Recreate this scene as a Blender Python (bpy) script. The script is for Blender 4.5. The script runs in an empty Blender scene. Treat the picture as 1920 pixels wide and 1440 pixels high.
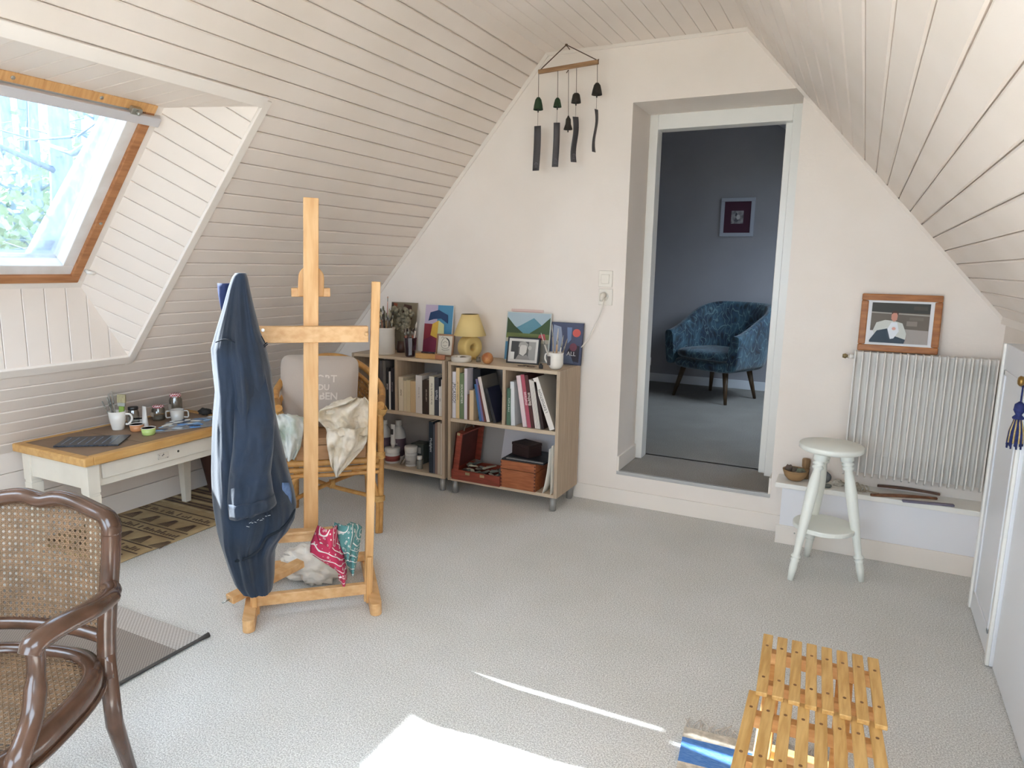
import bpy, bmesh, math, random
from mathutils import Matrix, Vector, Euler, noise
random.seed(7)
S = bpy.context.scene
COL = S.collection
V = Vector
# ------------------------------------------------------------------ camera
FPX, YAW, PITCH, ROLL, CAMH = 1303.8, -0.461202, 0.169825, 0.018360, 1.4
cy, sy, cp, sp = math.cos(YAW), math.sin(YAW), math.cos(PITCH), math.sin(PITCH)
FWD = V((sy*cp, cy*cp, -sp)); _r = V((cy, -sy, 0)); _u = _r.cross(FWD)
cr, sr = math.cos(ROLL), math.sin(ROLL)
RGT = cr*_r + sr*_u; UPV = -sr*_r + cr*_u
CAM = V((0, 0, CAMH))
cd = bpy.data.cameras.new('camera'); cam = bpy.data.objects.new('camera', cd); COL.objects.link(cam)
cd.sensor_width = 36; cd.lens = 36*FPX/1920; cd.clip_start = .02; cd.clip_end = 300
cam.matrix_world = Matrix(((RGT.x, UPV.x, -FWD.x, 0), (RGT.y, UPV.y, -FWD.y, 0), (RGT.z, UPV.z, -FWD.z, CAMH), (0, 0, 0, 1)))
S.camera = cam
# ------------------------------------------------------------------ world, sun, exposure
W = bpy.data.worlds.new('sky'); S.world = W; W.use_nodes = True
bg = W.node_tree.nodes['Background']; bg.inputs[0].default_value = (.74, .87, 1, 1); bg.inputs[1].default_value = 10.0
SUN_D = V((2.0, .068, -1.39)).normalized()
sl = bpy.data.lights.new('sun', 'SUN'); sl.energy = 66; sl.angle = math.radians(.55); sl.color = (1, .96, .90)
so = bpy.data.objects.new('sun', sl); COL.objects.link(so); so.location = (-9, 1.5, 7)
so.rotation_euler = SUN_D.to_track_quat('-Z', 'Y').to_euler()
S.view_settings.view_transform = 'Standard'; S.view_settings.look = 'None'
S.view_settings.gamma = 1; S.view_settings.use_curve_mapping = False
S.view_settings.exposure = 1.3
try:
    S.cycles.max_bounces = 10; S.cycles.diffuse_bounces = 7; S.cycles.transparent_max_bounces = 12
    S.cycles.sample_clamp_indirect = 8; S.cycles.caustics_reflective = False; S.cycles.caustics_refractive = False
except Exception: pass
# ------------------------------------------------------------------ pixel helpers
def ray(x, y): return RGT*((x-960)/FPX) - UPV*((y-720)/FPX) + FWD
def on(x, y, ax, v):
    d = ray(x, y); return CAM + d*((v-CAM[ax])/d[ax])
def onp(x, y, P, n):
    d = ray(x, y); n = V(n); return CAM + d*((V(P)-CAM).dot(n)/d.dot(n))
def fl(x, y): return on(x, y, 2, 0)
# ------------------------------------------------------------------ materials
def lin(c):
    if isinstance(c, str): c = [int(c[i:i+2], 16)/255 for i in (0, 2, 4)]
    return tuple((v/12.92 if v <= .04045 else ((v+.055)/1.055)**2.4) for v in c) + (1,)
MATS = {}
def mat(name, col='cccccc', rough=.5, metal=0, var=None, col2=None, bump=None, sc=(1, 1, 1), spec=.5, emit=0, sheen=0, coat=0, ramp=(.35, .65), trans=0):
    if name in MATS: return MATS[name]
    m = bpy.data.materials.new(name); MATS[name] = m; m.use_nodes = True
    nt = m.node_tree; p = nt.nodes['Principled BSDF']
    p.inputs['Base Color'].default_value = lin(col); p.inputs['Roughness'].default_value = rough
    p.inputs['Metallic'].default_value = metal; p.inputs['Specular IOR Level'].default_value = spec
    if sheen: p.inputs['Sheen Weight'].default_value = sheen
    if coat: p.inputs['Coat Weight'].default_value = coat
    if var or bump:
        tc = nt.nodes.new('ShaderNodeTexCoord'); mp = nt.nodes.new('ShaderNodeMapping'); mp.inputs['Scale'].default_value = sc
        nt.links.new(tc.outputs['Object'], mp.inputs[0])
    if var:
        n = nt.nodes.new('ShaderNodeTexNoise'); n.inputs['Scale'].default_value = var; n.inputs['Detail'].default_value = 5
        nt.links.new(mp.outputs[0], n.inputs['Vector'])
        r = nt.nodes.new('ShaderNodeValToRGB'); r.color_ramp.elements[0].position = ramp[0]; r.color_ramp.elements[1].position = ramp[1]
        r.color_ramp.elements[0].color = lin(col); r.color_ramp.elements[1].color = lin(col2 or col)
        nt.links.new(n.outputs[0], r.inputs[0]); nt.links.new(r.outputs[0], p.inputs['Base Color'])
    if bump:
        n = nt.nodes.new('ShaderNodeTexNoise'); n.inputs['Scale'].default_value = bump[0]; n.inputs['Detail'].default_value = 4
        nt.links.new(mp.outputs[0], n.inputs['Vector'])
        b = nt.nodes.new('ShaderNodeBump'); b.inputs['Strength'].default_value = bump[1]; b.inputs['Distance'].default_value = bump[2] if len(bump) > 2 else .01
        nt.links.new(n.outputs[0], b.inputs['Height']); nt.links.new(b.outputs[0], p.inputs['Normal'])
    return m
def glassmat(name, tint, gloss=.08, rough=.02):
    if name in MATS: return MATS[name]
    m = bpy.data.materials.new(name); MATS[name] = m; m.use_nodes = True; nt = m.node_tree
    nt.nodes.remove(nt.nodes['Principled BSDF']); out = nt.nodes['Material Output']
    t = nt.nodes.new('ShaderNodeBsdfTransparent'); t.inputs[0].default_value = (*tint, 1)
    g = nt.nodes.new('ShaderNodeBsdfGlossy'); g.inputs['Roughness'].default_value = rough
    lw = nt.nodes.new('ShaderNodeLayerWeight'); lw.inputs[0].default_value = .25
    mm = nt.nodes.new('ShaderNodeMath'); mm.operation = 'MULTIPLY_ADD'; mm.inputs[1].default_value = .6; mm.inputs[2].default_value = gloss
    nt.links.new(lw.outputs['Fresnel'], mm.inputs[0])
    mx = nt.nodes.new('ShaderNodeMixShader'); nt.links.new(mm.outputs[0], mx.inputs[0])
    nt.links.new(t.outputs[0], mx.inputs[1]); nt.links.new(g.outputs[0], mx.inputs[2]); nt.links.new(mx.outputs[0], out.inputs[0])
    return m
# ------------------------------------------------------------------ mesh builder
MW = {}
def frame(p, q, up=(0, 0, 1)):
    p, q = V(p), V(q); z = (q-p).normalized(); up = V(up)
    if abs(z.dot(up.normalized())) > .98: up = V((0, 1, 0)) if abs(z.y) < .9 else V((1, 0, 0))
    x = up.cross(z).normalized(); y = z.cross(x); return x, y, z
class B:
    def __init__(s): s.v = []; s.f = []; s.sm = []
    def add(s, vs, fs, sm=False):
        n = len(s.v); s.v += [V(a) for a in vs]; s.f += [tuple(i+n for i in f) for f in fs]; s.sm += [sm]*len(fs); return s
    def box(s, a, b, M=None):
        (x0, y0, z0), (x1, y1, z1) = a, b
        vs = [V((x, y, z)) for x in (x0, x1) for y in (y0, y1) for z in (z0, z1)]
        if M is not None: vs = [M @ v for v in vs]
        return s.add(vs, [(0, 1, 3, 2), (4, 6, 7, 5), (0, 4, 5, 1), (2, 3, 7, 6), (0, 2, 6, 4), (1, 5, 7, 3)])
    def beam(s, p, q, w, h, up=(0, 0, 1), w2=None, h2=None):
        x, y, z = frame(p, q, up); vs = []
        for P, ww, hh in ((V(p), w, h), (V(q), w2 or w, h2 or h)):
            vs += [P+x*(a*ww/2)+y*(b*hh/2) for a, b in ((-1, -1), (1, -1), (1, 1), (-1, 1))]
        return s.add(vs, [(3, 2, 1, 0), (4, 5, 6, 7), (0, 1, 5, 4), (1, 2, 6, 5), (2, 3, 7, 6), (3, 0, 4, 7)])
    def tube(s, pts, r, n=8, closed=False, up=(0, 0, 1), flat=1):
        pts = [V(p) for p in pts]; m = len(pts); R = r if isinstance(r, (list, tuple)) else [r]*m
        vs = []; prev = None
        for i, p in enumerate(pts):
            t = (pts[(i+1) % m]-pts[i-1]) if closed else (pts[min(i+1, m-1)]-pts[max(i-1, 0)])
            t = t.normalized() if t.length > 1e-9 else V((0, 0, 1))
            if prev is None:
                u = V(up); u = u if abs(t.dot(u.normalized())) < .97 else V((1, 0, 0)); x = u.cross(t).normalized()
            else:
                x = (prev - t*prev.dot(t)); x = x.normalized() if x.length > 1e-6 else prev
            prev = x; y = t.cross(x)
            vs += [p + (x*math.cos(a)+y*math.sin(a)*flat)*R[i] for a in [2*math.pi*k/n for k in range(n)]]
        fs = []
        for i in range(m if closed else m-1):
            j = (i+1) % m
            fs += [(i*n+k, i*n+(k+1) % n, j*n+(k+1) % n, j*n+k) for k in range(n)]
        s.add(vs, fs, True)
        if not closed:
            b = len(s.v)-len(vs); s.f += [tuple(b+k for k in range(n))[::-1], tuple(b+(m-1)*n+k for k in range(n))]; s.sm += [False, False]
        return s
    def lathe(s, prof, n=24, M=None, sm=True):
        vs = []; fs = []; m = len(prof)
        for r, z in prof:
            vs += [V((r*math.cos(2*math.pi*k/n), r*math.sin(2*math.pi*k/n), z)) for k in range(n)]
        for i in range(m-1):
            fs += [(i*n+k, i*n+(k+1) % n, (i+1)*n+(k+1) % n, (i+1)*n+k) for k in range(n)]
        if M is not None: vs = [M @ v for v in vs]
        s.add(vs, fs, sm); b = len(s.v)-len(vs)
        if prof[0][0] > 1e-5: s.f.append(tuple(b+k for k in range(n))[::-1]); s.sm.append(False)
        if prof[-1][0] > 1e-5: s.f.append(tuple(b+(m-1)*n+k for k in range(n))); s.sm.append(False)
        return s
    def prism(s, pts, vec, sm=False):
        pts = [V(p) for p in pts]; n = len(pts); vec = V(vec)
        nn = sum(((pts[i]-pts[0]).cross(pts[(i+1) % n]-pts[0]) for i in range(n)), V((0, 0, 0)))
        if nn.dot(vec) > 0: pts = pts[::-1]
        vs = pts + [p+vec for p in pts]
        s.add(vs, [tuple(range(n)), tuple(range(2*n-1, n-1, -1))])
        return s.add(vs, [((i+1) % n, i, i+n, (i+1) % n+n) for i in range(n)], sm) if True else s
    def grid(s, fn, nu, nv, cu=False, cv=False, sm=True):
        vs = [V(fn(i/(nu if cu else nu-1), j/(nv if cv else nv-1))) for i in range(nu) for j in range(nv)]
        fs = [(i*nv+j, ((i+1) % nu)*nv+j, ((i+1) % nu)*nv+(j+1) % nv, i*nv+(j+1) % nv) for i in range(nu if cu else nu-1) for j in range(nv if cv else nv-1)]
        return s.add(vs, fs, sm)
    def blob(s, c, r, seed=0, amp=.25, freq=1.5, n=12, m=8, M=None):
        c = V(c); r = V(r) if not isinstance(r, (int, float)) else V((r, r, r))
        def fn(u, w):
            a, b = 2*math.pi*u, math.pi*w; d = V((math.sin(b)*math.cos(a), math.sin(b)*math.sin(a), math.cos(b)))
            k = 1+amp*noise.noise(d*freq+V((seed*3.1, seed*1.7, 0))); v = V((d.x*r.x, d.y*r.y, d.z*r.z))*k
            return c + (M @ v if M else v)
        return s.grid(fn, n, m, cu=True)
    def mesh(s, name, M=None, weld=True):
        me = bpy.data.meshes.new(name); vs = [M @ v for v in s.v] if M is not None else s.v
        me.from_pydata([tuple(v) for v in vs], [], s.f); me.polygons.foreach_set('use_smooth', s.sm)
        if weld:
            bm = bmesh.new(); bm.from_mesh(me); bmesh.ops.remove_doubles(bm, verts=bm.verts, dist=1e-6)
            bmesh.ops.recalc_face_normals(bm, faces=bm.faces); bm.to_mesh(me); bm.free()
        return me
    def build(s, name, m, parent=None, world=False, bevel=0, solid=0, sub=0):
        M = None
        if world and parent is not None: M = MW[parent].inverted()
        me = s.mesh(name, M); return obj(name, me, m, parent, bevel, solid, sub)
def obj(name, me, m, parent=None, bevel=0, solid=0, sub=0):
    o = bpy.data.objects.new(name, me); COL.objects.link(o)
    if m is not None and not me.materials: me.materials.append(m)
    if parent is not None: o.parent = parent; MW[o] = MW[parent]
    else: MW[o] = Matrix()
    if solid: d = o.modifiers.new('thickness', 'SOLIDIFY'); d.thickness = solid; d.offset = 0
    if sub: d = o.modifiers.new('smooth', 'SUBSURF'); d.levels = sub; d.render_levels = sub
    if bevel: d = o.modifiers.new('bevel', 'BEVEL'); d.width = bevel; d.segments = 2; d.limit_method = 'ANGLE'; d.angle_limit = .6
    return o
def tag(o, label, cat=None, group=None, kind=None):
    if label: o['label'] = label
    if cat: o['category'] = cat
    if group: o['group'] = group
    if kind: o['kind'] = kind
    return o
def thing(name, label, cat, loc=(0, 0, 0), rz=0, group=None, rot=None):
    o = bpy.data.objects.new(name, None); COL.objects.link(o); o.empty_display_size = .05
    M = Matrix.Translation(V(loc)) @ (Euler(rot) if rot else Euler((0, 0, rz))).to_matrix().to_4x4()
    o.matrix_world = M; MW[o] = M
    return tag(o, label, cat, group)
def struct(name, b, m, label=None, **k):
    o = b.build(name, m, **k); o['kind'] = 'structure'
    if label: o['label'] = label
    return o
def RZ(a, loc=(0, 0, 0)): return Matrix.Translation(V(loc)) @ Matrix.Rotation(a, 4, 'Z')
def rot_to(z, loc=(0, 0, 0)): return Matrix.Translation(V(loc)) @ V(z).to_track_quat('Z', 'Y').to_matrix().to_4x4()
def text(parent, s, size, M, m, name='lettering', align='CENTER', sx=1, bold=0, ext=.0004):
    c = bpy.data.curves.new(name, 'FONT'); c.body = s; c.size = size; c.align_x = align; c.align_y = 'CENTER'; c.extrude = ext; c.offset = bold
    c.resolution_u = 2
    t = bpy.data.objects.new(name, c); COL.objects.link(t)
    dg = bpy.context.evaluated_depsgraph_get(); me = bpy.data.meshes.new_from_object(t.evaluated_get(dg))
    bpy.data.objects.remove(t); bpy.data.curves.remove(c)
    me.transform(M @ Matrix.Diagonal((sx, 1, 1, 1))); me.materials.clear(); return obj(name, me, m, parent)
def smooth_pts(pts, n=6):
    pts = [V(p) for p in pts]; out = []
    for i in range(len(pts)-1):
        a, b, c, d = pts[max(i-1, 0)], pts[i], pts[i+1], pts[min(i+2, len(pts)-1)]
        for k in range(n):
            t = k/n; out.append(.5*((2*b)+(c-a)*t+(2*a-5*b+4*c-d)*t*t+(3*b-a-3*c+d)*t**3))
    return out+[pts[-1]]
# ------------------------------------------------------------------ planks
def clip(poly, ax, lo, hi):
    for sgn, lim in ((1, lo), (-1, -hi)):
        out = []
        for i in range(len(poly)):
            a, b = poly[i], poly[(i+1) % len(poly)]; da, db = sgn*a[ax]-lim, sgn*b[ax]-lim
            if da >= 0: out.append(a)
            if (da >= 0) != (db >= 0): t = da/(da-db); out.append((a[0]+(b[0]-a[0])*t, a[1]+(b[1]-a[1])*t))
        poly = out
        if not poly: break
    return poly
def planked(poly3, run, pitch, nrm, thick, m, parent, name='plank', gap=.0016, ch=.0045, phase=0, tol=.01, jitter=.0006):
    """fill a planar polygon with separate boards that run along `run` and stand `thick` proud along nrm"""
    P0 = V(poly3[0]); r = V(run).normalized(); n = V(nrm).normalized(); r = (r-n*r.dot(n)).normalized(); c = n.cross(r)
    p2 = [((V(p)-P0).dot(r), (V(p)-P0).dot(c)) for p in poly3]
    lo, hi = min(p[1] for p in p2), max(p[1] for p in p2); k = lo-phase; cache = {}
    while k < hi-tol:
        a, b = max(k, lo)+gap, min(k+pitch, hi)-gap; k += pitch
        if b-a < tol: continue
        q0 = clip(p2, 1, a, b); q1 = clip(p2, 1, a+ch, b-ch)
        if len(q0) < 3: continue
        T = thick+random.uniform(-jitter, jitter)
        if len(q1) != len(q0): q1 = q0
        nn = len(q0); bs = B()
        W3 = lambda q, d: [P0+r*u+c*w+n*d for u, w in q]
        vs = W3(q0, 0)+W3(q0, T-ch*.9)+W3(q1, T)
        org = vs[0].copy(); rel = [v-org for v in vs]
        fs = [tuple(range(2*nn, 3*nn))]+[(i, (i+1) % nn, (i+1) % nn+nn, i+nn) for i in range(nn)]+[(i+nn, (i+1) % nn+nn, (i+1) % nn+2*nn, i+2*nn) for i in range(nn)]
        key = tuple(round(x, 4) for v in rel for x in v)
        if key not in cache: bs.add(rel, fs); cache[key] = bs.mesh(name)
        o = obj(name, cache[key], m, parent); o.location = org
# ================================================================== ROOM SHELL
YB, YR = 3.862, -2.2                     # gable wall with the door, wall behind the camera
ZC, XCL, XCR = 2.60, -1.735, -.629       # flat strip of ceiling
ML, MR = 1.151, 1.137                    # slopes
XKL, XKR = -3.58, .60                    # knee walls
ZKL = ZC+ML*(XKL-XCL); ZKR = ZC-MR*(XKR-XCR)
M_wall = mat('wall_paint', 'ebe2d9', .7, var=3, col2='e7ddd3', bump=(60, .08))
M_plank = mat('plank_paint', 'e8ddd3', .42, var=2.2, col2='e2d6ca', bump=(9, .05), sc=(1, 1, 1))
M_gap = mat('board_gap', 'd8cdc2', .8)
M_trim = mat('trim_paint', 'eae1d7', .4, bump=(30, .05))
M_white = mat('white_gloss', 'eceae4', .3)
def carpet(name, c1, c2, mott):
    m = mat(name, c1, .95, var=210, col2=c2, bump=(300, 1.0, .006), spec=.1, ramp=(.36, .64))
    nt = m.node_tree; p = nt.nodes['Principled BSDF']; rmp = [n for n in nt.nodes if n.type == 'VALTORGB'][0]; mp = [n for n in nt.nodes if n.type == 'MAPPING'][0]
    n2 = nt.nodes.new('ShaderNodeTexNoise'); n2.inputs['Scale'].default_value = 3.5; n2.inputs['Detail'].default_value = 6; nt.links.new(mp.outputs[0], n2.inputs['Vector'])
    r2 = nt.nodes.new('ShaderNodeValToRGB'); r2.color_ramp.elements[0].position = .35; r2.color_ramp.elements[1].position = .7
    r2.color_ramp.elements[0].color = (mott, mott, mott*.98, 1); r2.color_ramp.elements[1].color = (1, 1, 1, 1); nt.links.new(n2.outputs[0], r2.inputs[0])
    mx = nt.nodes.new('ShaderNodeMix'); mx.data_type = 'RGBA'; mx.blend_type = 'MULTIPLY'; mx.inputs[0].default_value = 1
    nt.links.new(rmp.outputs[0], mx.inputs[6]); nt.links.new(r2.outputs[0], mx.inputs[7]); nt.links.new(mx.outputs[2], p.inputs['Base Color'])
    return m
M_carpet = carpet('carpet', 'cac6c1', 'fffdf9', .95)
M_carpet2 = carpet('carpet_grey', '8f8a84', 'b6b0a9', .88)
floor = struct('floor', B().box((-3.75, YR-.2, -.2), (.95, YB+.02, 0)), M_carpet)
# gable wall with doorway (pieces around the opening joined as one wall)
DX0, DX1, DZ0, DZ1, WT = -1.213, -.347, .2, 2.283, .46
b = B()
def gable(b, x0, x1, y0, y1, zlo=-.2):
    def top(x): return min(ZC+.3, ZC+.3+ML*(x-XCL+.0), ZC+.3-MR*(x-XCR))
    xs = sorted({x0, x1, *[x for x in (XCL, XCR) if x0 < x < x1]})
    b.prism([(x, y0, zlo) for x in (x0, x1)]+[(x, y0, top(x)) for x in xs[::-1]], (0, y1-y0, 0))
gable(b, -3.9, DX0, YB, YB+WT); gable(b, DX1, 1.2, YB, YB+WT)
gable(b, DX0, DX1, YB, YB+WT, DZ1); b.box((DX0, YB, -.2), (DX1, YB+WT, DZ0-.004))
wall_back = struct('wall_back', b, M_wall)
# flat ceiling with boards
ceil = struct('ceiling', B().box((XCL-.1, YR-.2, ZC), (XCR+.1, YB, ZC+.25)), M_gap)
planked([(XCL, YR, ZC), (XCR, YR, ZC), (XCR, YB, ZC), (XCL, YB, ZC)], (0, 1, 0), .0795, (0, 0, -1), .012, M_plank, ceil, gap=.0008, ch=.002)
# left slope with splayed roof-window recess; slab made of boxes round the two openings
SL = V((-1, 0, -ML)).normalized(); NLO = V((-ML, 0, 1)).normalized(); P0L = V((XCL, 0, ZC))   # down-slope, outward normal
def LS(s, y, d=0): return P0L+SL*s+V((0, y, 0))+NLO*d
SLEN = (XKL-XCL)/SL.x
OS0, OS1, OY0, OY1 = (2.24+XCL)/-SL.x, (3.184+XCL)/-SL.x, 1.0, 2.18
OS0, OS1 = (-2.24-XCL)/SL.x, (-3.184-XCL)/SL.x
QS0, QS1, QY0, QY1 = .80, 1.75, -.65, .40        # unseen second roof window beside the camera, added for its light
b = B()
def lslab(s0, s1, y0, y1): b.add([LS(s, y, d) for s in (s0, s1) for y in (y0, y1) for d in (0.0, .3)], [(0, 1, 3, 2), (4, 6, 7, 5), (0, 4, 5, 1), (2, 3, 7, 6), (0, 2, 6, 4), (1, 5, 7, 3)])
lslab(-.2, SLEN+.3, OY1, YB); lslab(-.2, OS0, OY0, OY1); lslab(OS1, SLEN+.3, OY0, OY1)
lslab(-.2, SLEN+.3, QY1, OY0); lslab(-.2, QS0, QY0, QY1); lslab(QS1, SLEN+.3, QY0, QY1); lslab(-.2, SLEN+.3, YR-.2, QY0)
wall_ls = struct('wall_left_slope', b, M_gap)
PW = .0795; nrow = int(round(SLEN/PW)); PW = SLEN/nrow
for i in range(nrow):
    s0, s1 = i*PW, (i+1)*PW; c = (s0+s1)/2; cuts = []
    if OS0-.02 < c < OS1+.02: cuts.append((OY0, OY1+.012))
    if QS0 < c < QS1: cuts.append((QY0, QY1))
    y = YR
    for a, e in sorted(cuts)+[(YB-.001, 0)]:
        planked([LS(s0, y), LS(s1, y), LS(s1, a), LS(s0, a)], (0, 1, 0), PW, -NLO, .012, M_plank, wall_ls); y = e
# right slope
SR = V((1, 0, -MR)).normalized(); NRO = V((MR, 0, 1)).normalized(); P0R = V((XCR, 0, ZC)); SRLEN = (XKR-XCR)/SR.x
def RS(s, y, d=0): return P0R+SR*s+V((0, y, 0))+NRO*d
TS0, TS1, TY0, TY1 = .25, 1.65, -1.9, .55  # opening for an unseen roof window, added to light the left slope
b = B()
for s0, s1, y0, y1 in ((-.2, SRLEN+.3, TY1, YB), (-.2, TS0, TY0, TY1), (TS1, SRLEN+.3, TY0, TY1), (-.2, SRLEN+.3, YR-.2, TY0)):
    b.add([RS(s, y, d) for s in (s0, s1) for y in (y0, y1) for d in (0.0, .25)], [(0, 1, 3, 2), (4, 6, 7, 5), (0, 4, 5, 1), (2, 3, 7, 6), (0, 2, 6, 4), (1, 5, 7, 3)])
wall_rs = struct('wall_right_slope', b, M_gap)
nr = int(round(SRLEN/.0795)); PR = SRLEN/nr
for i in range(nr):
    s0, s1 = i*PR, (i+1)*PR; y = YR
    for a, e in ([(TY0, TY1)] if TS0 < (s0+s1)/2 < TS1 else [])+[(YB-.001, 0)]:
        planked([RS(s0, y), RS(s1, y), RS(s1, a), RS(s0, a)], (0, 1, 0), PR, -NRO, .012, M_plank, wall_rs); y = e
# knee walls
kl = struct('wall_left_knee', B().box((XKL-.25, YR, -.1), (XKL, YB, ZKL+.1)), M_gap)
planked([(XKL, YR, .12), (XKL, YB, .12), (XKL, YB, ZKL), (XKL, YR, ZKL)], (0, 1, 0), .127, (1, 0, 0), .01, M_plank, kl, ch=.002, gap=.0012)
struct('baseboard_left', B().box((XKL, YR, 0), (XKL+.016, YB, .118)), M_trim, bevel=.003)
struct('wall_right_knee', B().box((XKR, YR, -.1), (XKR+.25, YB, ZKR+.05)), M_wall)
# wall behind the camera with a wide unseen window added to bring in light
GX0, GX1, GZ0, GZ1 = -2.35, -.0, .75, 2.3
b = B(); gable(b, -3.9, GX0, YR-.25, YR); gable(b, GX1, 1.2, YR-.25, YR); gable(b, GX0, GX1, YR-.25, YR, GZ1); b.box((GX0, YR-.25, -.2), (GX1, YR, GZ0))
struct('wall_rear', b, M_wall)
# trims where slopes meet the gable, ceiling trims
b = B(); t = .028
for p, q in (((XCL, YB, ZC), (XKL, YB, ZKL)), ((XCR, YB, ZC), (XKR, YB, ZKR)), ((XCL, YB, ZC), (XCR, YB, ZC))):
    p, q = V(p), V(q); inn = V((0, 0, -1)) if p.z == q.z else (-NLO if q.x < p.x else -NRO)
    o = inn*.012; b.prism([p+o, p+o+inn*.012, p+o+inn*.012+V((0, -.01, 0)), p+o+V((0, -t, 0))], q-p)
struct('trim_1', b, M_trim, 'thin white moulding where the boarded slopes meet the gable wall')
b = B(); b.box((XKR-.02, YR, ZKR-.03), (XKR+.01, YB, ZKR+.012)); struct('trim_2', b, M_trim, 'white moulding along the foot of the boarded right slope', bevel=.004)
# baseboards on the gable
b = B().box((-2.9, YB-.012, 0), (DX0+.0, YB, .093)).box((DX0, YB-.012, 0), (-.277, YB, .093))
struct('baseboard_back', b, M_trim, bevel=.003)
# doorway: step edge, reveal skirting, door frame
b = B().box((DX0, YB-.006, DZ0-.018), (DX1, YB+.02, DZ0+.002)); struct('trim_3', b, mat('step_nosing', 'b9b8b6', .35, .3), 'grey metal nosing on the step of the doorway', bevel=.002)
struct('floor_doorway', B().box((DX0, YB+.02, DZ0-.1), (DX1, YB+WT+.02, DZ0)), M_carpet2)
b = B().box((DX0, YB, DZ0), (DX0+.012, YB+.345, DZ0+.09)).box((DX1-.012, YB, DZ0), (DX1, YB+.345, DZ0+.09)); struct('baseboard_doorway', b, M_trim, bevel=.002)
FY = YB+.345
dr = thing('door_1', 'white painted door frame without a leaf in the deep doorway', None); dr['kind'] = 'structure'
del dr['label']
b = B().box((DX0, FY, DZ0), (DX0+.05, FY+.1, DZ1)); b.build('jamb', M_white, dr, bevel=.003)
B().box((DX1-.075, FY, DZ0), (DX1, FY+.08, DZ1)).build('jamb', M_white, dr, bevel=.003)
B().box((DX1-.115, FY+.06, DZ0), (DX1-.07, FY+.11, DZ1-.08)).build('door_stop', M_white, dr, bevel=.003)
B().box((DX0+.05, FY, DZ1-.085), (DX1-.075, FY+.1, DZ1)).build('lintel', M_white, dr, bevel=.003)
# ================================================================== NEXT ROOM (beyond the doorway)
Y2, Z2 = 7.265, .2; YS = YB+WT
M_slate = mat('slate_paint', 'a6a4a8', .75, var=2, col2='a09ea2')
struct('floor_next_room', B().box((-3.6, YS, Z2-.2), (1.6, Y2+.2, Z2)), M_carpet2)
b = B().box((-3.6, Y2, Z2), (1.6, Y2+.15, 3.6)); struct('wall_next_room_back', b, M_slate)
b = B().box((-3.75, YS, Z2), (-3.6, Y2+.15, 3.6)); struct('wall_next_room_left', b, M_slate)
struct('baseboard_next_room', B().box((-3.6, Y2-.014, Z2), (1.6, Y2, Z2+.088)), mat('cool_white', 'e4e6ea', .4), bevel=.003)
# right slope and ceiling of the next room, with a roof window that lights it
b = B(); N2 = V((.58, 0, .81)).normalized(); D2 = V((.81, 0, -.58)).normalized(); P2 = V((-1.07, 0, 2.90))
def R2(s, y, d=0): return P2+D2*s+V((0, y, 0))+N2*d
for s0, s1, y0, y1 in ((-.1, .75, YS, Y2), (2.15, 4, YS, Y2), (.75, 1.1, YS, Y2), (1.1, 2.15, YS, 5.3), (1.1, 2.15, 6.6, Y2)):
    b.add([R2(s, y, d) for s in (s0, s1) for y in (y0, y1) for d in (0.0, .2)], [(0, 1, 3, 2), (4, 6, 7, 5), (0, 4, 5, 1), (2, 3, 7, 6), (0, 2, 6, 4), (1, 5, 7, 3)])
b.box((-3.7, YS, 2.90), (-1.0, Y2, 3.1)); struct('ceiling_next_room', b, mat('next_ceiling', 'd9d9dc', .8))
b = B(); b.box((-3.75, YS, Z2), (DX0, YS+.1, 3.3)); b.box((DX1, YS, Z2), (1.6, YS+.1, 3.3)); b.box((DX0, YS, DZ1), (DX1, YS+.1, 3.3)); struct('wall_next_room_front', b, M_slate)
struct('wall_next_room_right', B().box((1.4, YS, Z2), (1.6, Y2, 1.6)), M_slate)
# ================================================================== ROOF WINDOW (window_1)
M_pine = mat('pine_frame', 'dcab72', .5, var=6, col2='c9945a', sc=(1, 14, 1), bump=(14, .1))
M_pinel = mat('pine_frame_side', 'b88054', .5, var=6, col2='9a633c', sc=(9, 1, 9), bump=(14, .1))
M_sash = mat('sash_white', 'e6e4e2', .45, var=9, col2='d8d2cc', bump=(20, .1))
M_alu = mat('aluminium', 'd2cfd0', .45, .25)
M_steel = mat('bright_steel', 'b5b5ae', .3, .9)
WPB, WPT = V((-3.184, 0, 1.262)), V((-2.545, 0, 1.997)); wu = (WPT-WPB).normalized(); WLEN = (WPT-WPB).length; WY0, WY1 = 1.19, 1.98
def WP(h, y, d=0): return WPB+wu*h+V((0, y, 0))+NLO*d
def wbar(b, h0, h1, y0, y1, d0, d1): return b.add([WP(h, y, d) for h in (h0, h1) for y in (y0, y1) for d in (d0, d1)], [(0, 1, 3, 2), (4, 6, 7, 5), (0, 4, 5, 1), (2, 3, 7, 6), (0, 2, 6, 4), (1, 5, 7, 3)])
w1 = thing('window_1', 'x', None); w1['kind'] = 'structure'; del w1['label']
def frame4(o_h0, o_h1, o_y0, o_y1, w, d0, d1, m, mt, name):
    wbar(B(), o_h0, o_h0+w, o_y0, o_y1, d0, d1).build(name, m, w1, bevel=.003)
    wbar(B(), o_h1-w, o_h1, o_y0, o_y1, d0, d1).build(name, mt, w1, bevel=.003)
    wbar(B(), o_h0+w, o_h1-w, o_y0, o_y0+w, d0, d1).build(name, m, w1, bevel=.003)
    wbar(B(), o_h0+w, o_h1-w, o_y1-w, o_y1, d0, d1).build(name, m, w1, bevel=.003)
frame4(0, WLEN, WY0, WY1, .045, -.005, .05, M_trim, M_trim, 'lining')
frame4(.04, WLEN-.002, WY0+.04, WY1-.035, .038, -.012, .07, M_pinel, M_pine, 'frame')
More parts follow.
